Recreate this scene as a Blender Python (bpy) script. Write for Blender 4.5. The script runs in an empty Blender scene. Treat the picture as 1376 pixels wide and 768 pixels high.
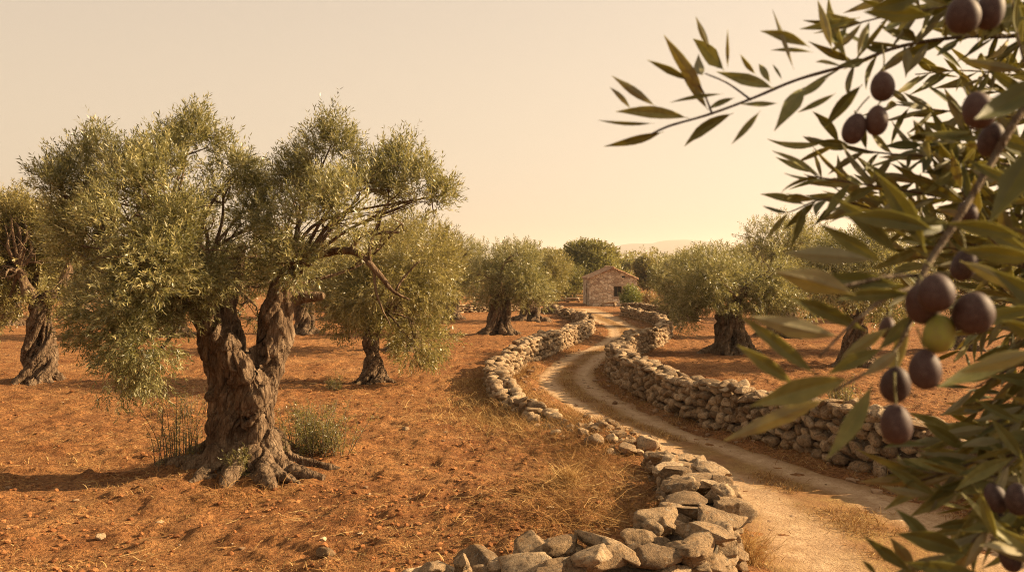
import bpy, math, random
import numpy as np
from mathutils import Vector
R = math.radians
C = bpy.context.scene.collection
SC = bpy.context.scene
RNG = np.random.default_rng(7)

# ------------------------------------------------------------------ camera model
F = 1146.7; CAMZ = 2.8; PITCH = math.atan(36 / F)
FWD = np.array([0, math.cos(PITCH), -math.sin(PITCH)])
UPV = np.array([0, math.sin(PITCH), math.cos(PITCH)])
CAM = np.array([0., 0., CAMZ])
def ray(px, py):
    return FWD + np.array([1., 0, 0]) * (px - 688) / F + UPV * (384 - py) / F
def at(px, py, Y):                      # point of a pixel at distance Y along the view ground axis
    d = ray(px, py); return CAM + d * (Y / d[1])

# ------------------------------------------------------------------ noise
def _h(ix, iy, iz, seed):
    n = (ix.astype(np.int64) * 374761393 + iy.astype(np.int64) * 668265263 + iz.astype(np.int64) * 2147483647 + seed * 974634533) & 0xffffffff
    n = ((n ^ (n >> 13)) * 1274126177) & 0xffffffff
    n = ((n ^ (n >> 15)) * 2246822519) & 0xffffffff
    return ((n ^ (n >> 16)) & 0xffff) / 65535.0
def noise3(x, y, z, seed=0):
    x = np.asarray(x, float); y = np.asarray(y, float) + 0 * x; z = np.asarray(z, float) + 0 * x
    ix = np.floor(x); iy = np.floor(y); iz = np.floor(z)
    fx = x - ix; fy = y - iy; fz = z - iz
    fx = fx * fx * (3 - 2 * fx); fy = fy * fy * (3 - 2 * fy); fz = fz * fz * (3 - 2 * fz)
    r = 0
    for dx in (0, 1):
        for dy in (0, 1):
            for dz in (0, 1):
                r = r + _h(ix + dx, iy + dy, iz + dz, seed) * (fx if dx else 1 - fx) * (fy if dy else 1 - fy) * (fz if dz else 1 - fz)
    return r * 2 - 1
def noise2(x, y, seed=0):
    x = np.asarray(x, float); y = np.asarray(y, float) + 0 * x
    ix = np.floor(x); iy = np.floor(y); fx = x - ix; fy = y - iy
    fx = fx * fx * (3 - 2 * fx); fy = fy * fy * (3 - 2 * fy); z = 0 * ix
    return ((_h(ix, iy, z, seed) * (1 - fx) + _h(ix + 1, iy, z, seed) * fx) * (1 - fy)
            + (_h(ix, iy + 1, z, seed) * (1 - fx) + _h(ix + 1, iy + 1, z, seed) * fx) * fy) * 2 - 1
def fbm2(x, y, o=4, seed=0):
    r = 0; a = 1; t = 0
    for k in range(o):
        r = r + a * noise2(x * 2 ** k, y * 2 ** k, seed + k); t += a; a *= .5
    return r / t
def fbm3(x, y, z, o=3, seed=0):
    r = 0; a = 1; t = 0
    for k in range(o):
        r = r + a * noise3(x * 2 ** k, y * 2 ** k, z * 2 ** k, seed + k); t += a; a *= .5
    return r / t
def sstep(a, b, x):
    t = np.clip((x - a) / (b - a), 0, 1); return t * t * (3 - 2 * t)

# ------------------------------------------------------------------ polylines
def resample(P, step):
    P = np.asarray(P, float)
    if len(P) > 2:                      # Catmull-Rom
        Q = np.vstack([2 * P[0] - P[1], P, 2 * P[-1] - P[-2]]); out = []
        for i in range(1, len(Q) - 2):
            for t in np.linspace(0, 1, 12, endpoint=False):
                p0, p1, p2, p3 = Q[i - 1:i + 3]
                out.append(.5 * (2 * p1 + (p2 - p0) * t + (2 * p0 - 5 * p1 + 4 * p2 - p3) * t * t + (3 * p1 - p0 - 3 * p2 + p3) * t ** 3))
        out.append(P[-1]); P = np.array(out)
    k = min(3, P.shape[1])
    s = np.concatenate([[0], np.cumsum(np.linalg.norm(np.diff(P[:, :k], axis=0), axis=1))])
    n = max(2, int(s[-1] / step) + 1); u = np.linspace(0, s[-1], n)
    return np.stack([np.interp(u, s, P[:, i]) for i in range(P.shape[1])], 1)
def dist_poly(x, y, P):
    d = np.full(np.shape(x), 1e9)
    for a, b in zip(P[:-1, :2], P[1:, :2]):
        ab = b - a; t = np.clip(((x - a[0]) * ab[0] + (y - a[1]) * ab[1]) / (ab @ ab + 1e-9), 0, 1)
        d = np.minimum(d, np.hypot(x - a[0] - t * ab[0], y - a[1] - t * ab[1]))
    return d

# ------------------------------------------------------------------ terrain
def H0(x, y):
    x = np.asarray(x, float); y = np.asarray(y, float)
    return -0.0175 * np.clip(y - 12, 0, 58)
def ground0(px, py):
    d = ray(px, py); z = 0.
    for _ in range(60):
        t = (z - CAMZ) / d[2]; p = CAM + d * t; z = .5 * z + .5 * float(H0(p[0], p[1]))
    return p[:2]
ROAD_L = [(1120, 900), (1010, 768), (985, 720), (965, 680), (920, 640), (855, 602), (790, 572), (752, 546), (722, 522), (716, 503), (732, 487), (765, 471), (798, 457), (812, 446), (806, 436), (784, 427), (744, 418), (705, 412)]
ROAD_R = [(1760, 900), (1500, 768), (1385, 720), (1290, 683), (1165, 643), (1020, 600), (925, 572), (870, 547), (822, 522), (808, 502), (815, 487), (838, 470), (868, 456), (872, 446), (856, 437), (838, 427), (824, 419), (806, 413)]
RL = resample([ground0(*p) for p in ROAD_L], .1); RR = resample([ground0(*p) for p in ROAD_R], .1)
NR = 620
def _even(P, n):
    s = np.linspace(0, 1, len(P)); u = np.linspace(0, 1, n)
    return np.stack([np.interp(u, s, P[:, i]) for i in range(2)], 1)
# pair both road edges row by row through the control points
def _pair(A, B, n):
    t = np.linspace(0, len(A) - 1, n); k = np.arange(len(A))
    def cr(P):
        P = np.array([ground0(*p) for p in P]); Q = np.vstack([2 * P[0] - P[1], P, 2 * P[-1] - P[-2]])
        i = np.minimum(t.astype(int), len(P) - 2); f = (t - i)[:, None]
        p0, p1, p2, p3 = Q[i], Q[i + 1], Q[i + 2], Q[i + 3]
        return .5 * (2 * p1 + (p2 - p0) * f + (2 * p0 - 5 * p1 + 4 * p2 - p3) * f * f + (3 * p1 - p0 - 3 * p2 + p3) * f ** 3)
    return cr(A), cr(B)
ROAD_A, ROAD_B = _pair(ROAD_L, ROAD_R, NR)
ROAD_C = (ROAD_A + ROAD_B) / 2
ROAD_W = np.linalg.norm(ROAD_A - ROAD_B, axis=1)
_RC = np.column_stack([ROAD_C, ROAD_W])[::8]
def road_mask(x, y):                    # 1 on the road
    d = np.full(np.shape(x), 9.)
    for (cx, cy, w) in _RC:
        d = np.minimum(d, np.hypot(x - cx, y - cy) / (w * .5))
    return 1 - sstep(.7, 1.15, d)
# corner of the near wall (a low terrace is held by it)
WB = np.array([(2.05, 11.0), (1.95, 10.0), (1.8, 8.6), (1.66, 7.5), (1.5, 6.75), (1.1, 6.2), (.55, 5.95), (-.05, 5.76), (-.5, 5.63), (-.72, 5.55)])
_WBY = np.vstack([WB[4:], [(-2.6, 5.0)]])[::-1]
def terrace(x, y):
    xe = np.interp(y, WB[::-1, 1], WB[::-1, 0]) - .05
    ye = np.interp(x, _WBY[:, 0], _WBY[:, 1]) + .05
    a = sstep(-4.2, 1.0, x) * (x < xe + .2) * sstep(0, .25, xe + .2 - x)
    return .42 * a * sstep(-.15, .1, y - ye) * (1 - sstep(8.2, 11.5, y))
# mound with rubble between the two left walls
def mound(x, y):
    return .22 * np.exp(-(((x - 1.25) / .85) ** 2 + ((y - 12.6) / 1.9) ** 2)) + .16 * np.exp(-(((x - .35) / .7) ** 2 + ((y - 16.3) / 1.6) ** 2))
MAIN = ground0(322, 622)
def H(x, y):
    x = np.asarray(x, float); y = np.asarray(y, float)
    z = H0(x, y) + .07 * fbm2(x * .22, y * .22, 3, 3) * sstep(3, 10, y) + terrace(x, y) + mound(x, y)
    z = z + .16 * np.exp(-(((x - MAIN[0]) ** 2 + (y - MAIN[1]) ** 2) / 1.6))
    return z
def Hroad(x, y, m=None):
    m = road_mask(x, y) if m is None else m
    return H(x, y) - .07 * m
def ground(px, py):
    d = ray(px, py); z = 0.
    for _ in range(80):
        t = (z - CAMZ) / d[2]; p = CAM + d * t; z = .6 * z + .4 * float(H(p[0], p[1]))
    return np.array([p[0], p[1], float(H(p[0], p[1]))])

# ------------------------------------------------------------------ mesh building
def mesh_obj(name, V, faces, mats, parent=None, smooth=True, tint=None, midx=None, loc=None):
    V = np.asarray(V, float)
    if loc is not None: V = V - np.asarray(loc)
    if not isinstance(faces, (list, tuple)): faces = [faces]
    faces = [np.asarray(f, np.int32) for f in faces if len(f)]
    me = bpy.data.meshes.new(name)
    me.vertices.add(len(V)); me.vertices.foreach_set('co', V.astype(np.float32).ravel())
    tot = sum(f.size for f in faces); nf = sum(len(f) for f in faces)
    me.loops.add(tot); me.loops.foreach_set('vertex_index', np.concatenate([f.ravel() for f in faces]))
    st = np.concatenate([[0], np.cumsum(np.concatenate([np.full(len(f), f.shape[1]) for f in faces]))[:-1]])
    me.polygons.add(nf); me.polygons.foreach_set('loop_start', st.astype(np.int32))
    me.polygons.foreach_set('use_smooth', np.full(nf, bool(smooth)))
    if midx is not None: me.polygons.foreach_set('material_index', np.asarray(midx, np.int32))
    me.update(calc_edges=True)
    if tint is not None:
        a = me.attributes.new('tint', 'FLOAT', 'POINT'); a.data.foreach_set('value', np.asarray(tint, np.float32))
    for m in (mats if isinstance(mats, (list, tuple)) else [mats]): me.materials.append(m)
    o = bpy.data.objects.new(name, me); C.objects.link(o)
    if parent: o.parent = parent
    return o
class Bag:                              # collects geometry of ONE mesh
    def __init__(s): s.V = []; s.F = {}; s.T = []; s.n = 0
    def add(s, V, faces, tint=0.):
        V = np.asarray(V, float)
        for f in (faces if isinstance(faces, (list, tuple)) else [faces]):
            f = np.asarray(f)
            if len(f): s.F.setdefault(f.shape[1], []).append(f + s.n)
        s.V.append(V); s.T.append(np.full(len(V), tint) if np.isscalar(tint) else np.asarray(tint)); s.n += len(V)
    def build(s, name, mats, parent=None, smooth=True, loc=None):
        return mesh_obj(name, np.vstack(s.V), [np.vstack(f) for f in s.F.values()], mats, parent, smooth, np.concatenate(s.T), loc=loc)
def unit(v): return v / (np.linalg.norm(v, axis=-1, keepdims=True) + 1e-12)
def tube(P, rad, sides=8, cap=True):
    P = np.asarray(P, float); n = len(P); rad = np.broadcast_to(np.asarray(rad, float), (n,))
    T = unit(np.gradient(P, axis=0)); N = np.zeros_like(P)
    a = np.array([0, 0, 1.]) if abs(T[0][2]) < .9 else np.array([1., 0, 0])
    N[0] = unit(np.cross(T[0], a))
    for i in range(1, n):
        v = N[i - 1] - T[i] * (N[i - 1] @ T[i]); N[i] = unit(v)
    B = np.cross(T, N); ang = np.linspace(0, 2 * np.pi, sides, endpoint=False)
    V = (P[:, None] + rad[:, None, None] * (np.cos(ang)[None, :, None] * N[:, None] + np.sin(ang)[None, :, None] * B[:, None])).reshape(-1, 3)
    i = np.arange(n - 1)[:, None] * sides; j = np.arange(sides)[None]; k = (j + 1) % sides
    Q = np.stack([i + j, i + k, i + sides + k, i + sides + j], -1).reshape(-1, 4)
    fs = [Q]
    if cap:
        V = np.vstack([V, P[0] - T[0] * rad[0] * .4, P[-1] + T[-1] * rad[-1] * .4]); c0 = n * sides; j = np.arange(sides); k = (j + 1) % sides
        fs.append(np.stack([k, j, np.full(sides, c0)], 1)); fs.append(np.stack([(n - 1) * sides + j, (n - 1) * sides + k, np.full(sides, c0 + 1)], 1))
    return V, fs
def box(cx, cy, cz, sx, sy, sz):
    V = np.array([[x, y, z] for x in (-.5, .5) for y in (-.5, .5) for z in (-.5, .5)]) * [sx, sy, sz] + [cx, cy, cz]
    return V, np.array([[0, 1, 3, 2], [4, 6, 7, 5], [0, 4, 5, 1], [2, 3, 7, 6], [0, 2, 6, 4], [1, 5, 7, 3]])
_ico = {}
def ico(n):
    if n not in _ico:
        import bmesh
        bm = bmesh.new(); bmesh.ops.create_icosphere(bm, subdivisions=n, radius=1)
        bm.verts.ensure_lookup_table()
        _ico[n] = (np.array([v.co[:] for v in bm.verts]), np.array([[v.index for v in f.verts] for f in bm.faces])); bm.free()
    return _ico[n]
def rot_z(a): c, s = math.cos(a), math.sin(a); return np.array([[c, -s, 0], [s, c, 0], [0, 0, 1.]])
def rot_x(a): c, s = math.cos(a), math.sin(a); return np.array([[1., 0, 0], [0, c, -s], [0, s, c]])
def rot_y(a): c, s = math.cos(a), math.sin(a); return np.array([[c, 0, s], [0, 1., 0], [-s, 0, c]])
def stone(rng, dims, sub=2, boxy=.55, cuts=9, rough=.05):
    V, Fc = ico(sub); V = V.copy()
    m = np.max(np.abs(V), axis=1, keepdims=True); V = V / (m ** boxy)
    for _ in range(cuts + 3):
        n = unit(rng.normal(size=3)); d = rng.uniform(.5, .92)
        t = np.maximum(V @ n - d, 0); V = V - t[:, None] * n * .97
    o = rng.uniform(0, 99, 3); P = V * (.4 + .6 * np.asarray(dims) / max(dims))
    V = V * (1 + rough * fbm3(P[:, 0] * 2 + o[0], P[:, 1] * 2 + o[1], P[:, 2] * 2 + o[2], 2, 5) * 1.8)[:, None]
    if sub >= 3:
        lay = np.abs(fbm3(P[:, 0] * 1.2 + o[0], P[:, 1] * 1.2 + o[1], P[:, 2] * 7 + o[2], 3, 15)); V = V * (1 - .07 * (1 - lay) ** 4 + .05 * fbm3(P[:, 0] * 7 + o[0], P[:, 1] * 7 + o[1], P[:, 2] * 7, 3, 25))[:, None]
    V = V / np.abs(V).max(0)
    return V * np.asarray(dims) / 2, Fc

# ------------------------------------------------------------------ object helpers
def put(o, label=None, cat=None, group=None, kind=None):
    if label: o['label'] = label
    if cat: o['category'] = cat
    if group: o['group'] = group
    if kind: o['kind'] = kind
    return o
def empty(name, loc):
    o = bpy.data.objects.new(name, None); C.objects.link(o); o.location = loc; o.empty_display_size = .2; return o
def copy_tree(o, parent=None):
    c = o.copy(); C.objects.link(c)
    if parent: c.parent = parent
    for ch in list(o.children): copy_tree(ch, c)
    return c

# ------------------------------------------------------------------ material helpers
class NT:
    def __init__(s, name):
        s.m = bpy.data.materials.new(name); s.m.use_nodes = True; s.t = s.m.node_tree; s.t.nodes.clear()
        s.out = s.t.nodes.new('ShaderNodeOutputMaterial')
    def n(s, typ, props=None, **ins):
        nd = s.t.nodes.new('ShaderNode' + typ)
        for k, v in (props or {}).items(): setattr(nd, k, v)
        for k, v in ins.items(): s.set(nd, k, v)
        return nd
    def set(s, nd, k, v):
        key = k.replace('_', ' ')
        if key.isdigit(): sock = nd.inputs[int(key)]
        else: sock = nd.inputs[key]
        if hasattr(v, 'is_output'): s.t.links.new(v, sock)
        elif isinstance(v, tuple) and len(v) == 3 and sock.type == 'RGBA': sock.default_value = (*v, 1)
        else: sock.default_value = v
    def pos(s): return s.n('NewGeometry').outputs['Position']
    def obj(s): return s.n('TexCoord').outputs['Object']
    def attr(s, name='tint'): return s.n('Attribute', {'attribute_name': name}).outputs['Fac']
    def mapv(s, v, scale): return s.n('Mapping', None, Vector=v, Scale=scale).outputs[0]
    def noise(s, v, scale, detail=4, rough=.55, dist=0.):
        return s.n('TexNoise', None, Vector=v, Scale=scale, Detail=detail, Roughness=rough, Distortion=dist).outputs['Fac']
    def ramp(s, f, stops, interp='LINEAR'):
        r = s.n('ValToRGB', None, Fac=f); cr = r.color_ramp; cr.interpolation = interp
        while len(cr.elements) < len(stops): cr.elements.new(.5)
        for e, (p, c) in zip(cr.elements, stops): e.position = p; e.color = (*c, 1) if not np.isscalar(c) else (c, c, c, 1)
        return r.outputs[0]
    def mix(s, f, a, b, mode='MIX'):
        m = s.n('Mix', {'data_type': 'RGBA', 'blend_type': mode}); 
        for i, v in ((0, f), (6, a), (7, b)):
            if hasattr(v, 'is_output'): s.t.links.new(v, m.inputs[i])
            elif i == 0: m.inputs[0].default_value = v
            else: m.inputs[i].default_value = (*v, 1)
        return m.outputs[2]
    def math(s, op, a, b=0., clamp=False):
        m = s.n('Math', {'operation': op, 'use_clamp': clamp})
        for i, v in ((0, a), (1, b)):
            if hasattr(v, 'is_output'): s.t.links.new(v, m.inputs[i])
            else: m.inputs[i].default_value = v
        return m.outputs[0]
    def bump(s, h, strength=.5, dist=.02, normal=None):
        b = s.n('Bump', None, Height=h, Strength=strength, Distance=dist)
        if normal: s.set(b, 'Normal', normal)
        return b.outputs[0]
    def done(s, color, rough=.8, normal=None, spec=.3, extra=None):
        p = s.n('BsdfPrincipled', None, Base_Color=color, Roughness=rough)
        p.inputs['Specular IOR Level'].default_value = spec
        if normal: s.set(p, 'Normal', normal)
        o = p.outputs[0]
        if extra: o = extra(o)
        s.t.links.new(o, s.out.inputs['Surface']); return s.m

def m_ground():
    s = NT('red_soil'); p = s.pos()
    a = s.noise(p, .35, 5, .6); b = s.noise(p, 3.2, 6, .7); c = s.noise(p, 22, 4, .75); e = s.noise(p, 90, 2, .7)
    col = s.ramp(a, [(.3, (.145, .054, .019)), (.5, (.26, .115, .043)), (.68, (.41, .215, .093))])
    till = s.noise(s.n('Mapping', None, Vector=p, Rotation=(0, 0, .5), Scale=(.5, 3.2, 1.)).outputs[0], 1.3, 5, .6)
    col = s.mix(s.ramp(till, [(.4, .6), (.58, 0)]), col, (.17, .06, .02))
    col = s.mix(s.ramp(b, [(.42, 0), (.62, .75)]), col, (.45, .21, .075))
    col = s.mix(s.ramp(c, [(.42, .85), (.56, 0)]), col, (.11, .042, .016))
    st = s.noise(s.mapv(p, (1., 1., 1.)), 55, 2, .6, 1.5)
    dry = s.math('MULTIPLY', s.ramp(st, [(.56, 0), (.64, 1)]), s.ramp(s.noise(p, .9, 4, .6), [(.42, 0), (.62, 1)]))
    col = s.mix(s.math('MULTIPLY', dry, .7), col, (.52, .33, .13))
    h = s.math('ADD', s.math('MULTIPLY', c, .7), s.math('MULTIPLY', e, .35)); h = s.math('ADD', h, s.math('MULTIPLY', b, 1.2))
    return s.done(col, .95, s.bump(h, 1., .07), .1)
def m_path():
    s = NT('dusty_track'); p = s.pos(); u = s.attr('tint')
    w = s.math('ADD', u, s.math('MULTIPLY', s.math('SUBTRACT', s.noise(p, 1.3, 6, .65), .5), .2))
    tr = s.ramp(w, [(.0, 0), (.1, .3), (.2, 1), (.3, .85), (.4, .1), (.58, .0), (.67, .7), (.76, 1), (.86, .5), (1., .0)])
    n1 = s.noise(p, 5, 6, .7); n2 = s.noise(p, 34, 4, .75)
    dirt = s.ramp(n1, [(.3, (.34, .215, .118)), (.55, (.47, .32, .188)), (.75, (.57, .415, .26))])
    soil = s.ramp(n1, [(.3, (.15, .072, .029)), (.6, (.25, .128, .05)), (.75, (.35, .2, .085))])
    col = s.mix(tr, soil, dirt)
    gr = s.math('MULTIPLY', s.ramp(s.noise(p, 48, 3, .7, 1.), [(.45, 0), (.6, 1)]), s.ramp(s.noise(p, 1.6, 4, .6), [(.4, 0), (.6, .9)]))
    gr = s.math('MULTIPLY', gr, s.math('SUBTRACT', 1.0, s.math('MULTIPLY', tr, .85)))
    col = s.mix(gr, col, (.36, .25, .085))
    col = s.mix(s.ramp(n2, [(.36, .6), (.5, 0)]), col, (.2, .1, .042))
    h = s.math('ADD', n2, s.math('MULTIPLY', n1, 1.5))
    return s.done(col, .95, s.bump(h, .7, .035), .1)
def m_stone(name='limestone', a=(.13, .083, .046), b=(.33, .22, .122), c=(.52, .38, .235), sc=1.):
    s = NT(name); p = s.pos(); t = s.attr('tint')
    n = s.noise(p, 5 * sc, 6, .7, .4); n2 = s.noise(p, 34 * sc, 5, .75); n4 = s.noise(p, 110 * sc, 3, .7); v = s.math('ADD', s.math('MULTIPLY', n, .65), s.math('MULTIPLY', t, .42))
    col = s.ramp(v, [(.25, a), (.52, b), (.8, c)])
    col = s.mix(s.ramp(s.noise(p, 9 * sc, 6, .75, .8), [(.52, 0), (.65, .6)]), col, (.1, .078, .058))
    col = s.mix(s.ramp(s.noise(p, 14 * sc, 5, .65), [(.56, 0), (.68, .55)]), col, (.3, .155, .06))
    col = s.mix(s.ramp(s.noise(p, 21 * sc, 4, .6), [(.6, 0), (.66, .5)]), col, (.4, .35, .27))
    col = s.mix(s.ramp(n2, [(.36, .65), (.5, 0)]), col, (.06, .042, .028))
    h = s.math('ADD', s.math('MULTIPLY', n, 1.2), s.math('MULTIPLY', n2, .7)); h = s.math('ADD', h, s.math('MULTIPLY', n4, .3))
    return s.done(col, .9, s.bump(h, 1., .04), .15)
def m_bark(name, dark=(.038, .022, .012), mid=(.15, .096, .057), light=(.32, .228, .147), sc=1.):
    s = NT(name); p = s.pos()
    q = s.mapv(p, (1, 1, .22)); n = s.noise(q, 16 * sc, 6, .7, .8); n2 = s.noise(p, 4 * sc, 5, .6, .5); n3 = s.noise(p, 60 * sc, 3, .7)
    w = s.n('TexVoronoi', {'feature': 'DISTANCE_TO_EDGE'}, Vector=s.mapv(p, (15 * sc, 15 * sc, 4 * sc)), Scale=1.).outputs['Distance']
    v = s.math('ADD', s.math('MULTIPLY', n, .65), s.math('MULTIPLY', n2, .4))
    col = s.ramp(v, [(.36, dark), (.52, mid), (.68, light)])
    col = s.mix(s.ramp(n3, [(.35, .35), (.55, 0)]), col, (.07, .045, .03))
    h = s.math('ADD', s.math('MULTIPLY', n, 1.6), s.math('MULTIPLY', n3, .4)); h = s.math('ADD', h, s.ramp(w, [(0, 0), (.2, .6)]))
    return s.done(col, .95, s.bump(h, .9, .035), .1)
def m_leaf(name, stops, trans=.34, rough=.38, tcol=(.44, .37, .09), spec=.5):
    s = NT(name); t = s.attr('tint'); col = s.ramp(t, stops)
    def ex(o):
        tr = s.n('BsdfTranslucent', None, Color=s.mix(.55, col, tcol))
        return s.n('MixShader', None, **{'0': trans, '1': o, '2': tr.outputs[0]}).outputs[0]
    return s.done(col, rough, None, spec, ex)
def m_tint(name, stops, rough=.8, trans=0., noise=None):
    s = NT(name); col = s.ramp(s.attr('tint'), stops); nrm = None
    if noise:
        nn = s.noise(s.pos(), noise, 5, .65); col = s.mix(s.ramp(nn, [(.3, .45), (.6, 0)]), col, tuple(np.array(stops[0][1]) * .6)); nrm = s.bump(nn, .6, .02)
    def ex(o):
        tr = s.n('BsdfTranslucent', None, Color=col)
        return s.n('MixShader', None, **{'0': trans, '1': o, '2': tr.outputs[0]}).outputs[0]
    return s.done(col, rough, nrm, .2, ex if trans else None)

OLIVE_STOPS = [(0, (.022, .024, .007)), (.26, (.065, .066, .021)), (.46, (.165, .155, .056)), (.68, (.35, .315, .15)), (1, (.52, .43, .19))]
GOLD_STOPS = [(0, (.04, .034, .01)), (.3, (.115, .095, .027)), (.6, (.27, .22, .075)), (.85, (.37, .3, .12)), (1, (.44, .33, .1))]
M = dict(
    soil=m_ground(), path=m_path(), stone=m_stone(), rubble=m_stone('wall_core', (.1, .075, .05), (.16, .12, .08), (.2, .15, .1)),
    bark=m_bark('olive_bark'), twig=m_bark('twig_bark', (.1, .07, .045), (.2, .15, .1), (.3, .24, .17), 2.),
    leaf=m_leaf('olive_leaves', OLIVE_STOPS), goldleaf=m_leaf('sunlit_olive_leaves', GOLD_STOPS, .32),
    farleaf=m_leaf('broad_leaves', [(0, (.05, .055, .015)), (.5, (.18, .17, .042)), (1, (.34, .29, .075))]),
    bushleaf=m_leaf('bush_leaves', [(0, (.05, .075, .012)), (.5, (.12, .15, .025)), (1, (.2, .2, .045))]),
    rust=m_leaf('rusty_leaves', [(0, (.14, .065, .03)), (.5, (.26, .13, .06)), (1, (.36, .22, .1))]),
    weed=m_leaf('weed_leaves', [(0, (.07, .07, .02)), (.5, (.16, .14, .045)), (1, (.26, .2, .07))]),
    straw=m_tint('dry_straw', [(0, (.19, .092, .03)), (.55, (.36, .205, .07)), (1, (.62, .44, .19))], .85, .2),
    clod=m_tint('soil_clod', [(0, (.12, .045, .016)), (.5, (.27, .108, .037)), (1, (.39, .175, .066))], .95, 0, 14),
    pebble=m_tint('pebble_stone', [(0, (.17, .095, .05)), (.6, (.31, .2, .115)), (1, (.48, .36, .23))], .9, 0, 14),
)
# ================================================================== GROUND AND TRACK
def grow(a, first, ratio, end):
    out = []; s = first
    while a < end: a += s; out.append(a); s *= ratio
    return out
xs = np.arange(-9, 9.001, .045); gx = np.array(grow(9, .048, 1.022, 6500.)); xs = np.concatenate([-gx[::-1], xs, gx])
y0 = np.arange(4.2, 16, .04); gy = np.array(grow(16, .042, 1.0135, 6500.)); gb = np.array(grow(-4.2, .05, 1.2, 60.)); ys = np.concatenate([-gb[::-1], y0, gy])
def clods(X, Y):
    big = fbm2(X * 1.3, Y * 1.3, 3, 21); c = fbm2(X * 4.5, Y * 4.5, 4, 11); r = np.abs(noise2(X * 9, Y * 9, 31))
    near = 1 - sstep(30, 80, Y)
    til = fbm2(X * .45 + Y * .25, Y * 2.6 - X * 1.4, 3, 71)
    return near * (.026 * til + .03 * big + .046 * np.maximum(c, -.25) + .036 * (1 - r) * sstep(-.1, .4, big + c))
GX, GY = np.meshgrid(xs, ys); sh = GX.shape; gxf, gyf = GX.ravel(), GY.ravel()
rm = np.zeros(gxf.size); sel = (gyf > 3) & (gyf < 75) & (np.abs(gxf) < 25); rm[sel] = road_mask(gxf[sel], gyf[sel])
gz = Hroad(gxf, gyf, rm) + clods(gxf, gyf) * (1 - .85 * rm)
idx = np.arange(gxf.size).reshape(sh)
Q = np.stack([idx[:-1, :-1], idx[:-1, 1:], idx[1:, 1:], idx[1:, :-1]], -1).reshape(-1, 4)
put(mesh_obj('ground', np.stack([gxf, gyf, gz], 1), Q, M['soil']), kind='structure')
def gz_at(x, y):                        # surface height the eye sees (soil)
    x = np.atleast_1d(np.asarray(x, float)); y = np.atleast_1d(np.asarray(y, float)); m = road_mask(x, y)
    return Hroad(x, y, m) + clods(x, y) * (1 - .85 * m)

NU = 34; uu = np.linspace(-.06, 1.06, NU)
PA, PB = ROAD_A, ROAD_B
PX = PA[:, None, 0] * (1 - uu) + PB[:, None, 0] * uu; PY = PA[:, None, 1] * (1 - uu) + PB[:, None, 1] * uu
px_, py_ = PX.ravel(), PY.ravel(); U = np.tile(uu, len(PA)); pm = road_mask(px_, py_)
edge = np.minimum(U, 1 - U) + .07 * fbm2(px_ * 1.7, py_ * 1.7, 3, 41)
rut = -.014 * (np.exp(-((U - .2) / .09) ** 2) + np.exp(-((U - .74) / .09) ** 2))
pz = Hroad(px_, py_, pm) + .022 + rut - .12 * (1 - sstep(-.04, .12, edge)) + .012 * fbm2(px_ * 5, py_ * 5, 4, 42)
pi = np.arange(px_.size).reshape(PX.shape)
Q = np.stack([pi[:-1, :-1], pi[:-1, 1:], pi[1:, 1:], pi[1:, :-1]], -1).reshape(-1, 4)
put(mesh_obj('path', np.stack([px_, py_, pz], 1), Q, M['path'], tint=np.clip(U, 0, 1)), kind='structure')

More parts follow.
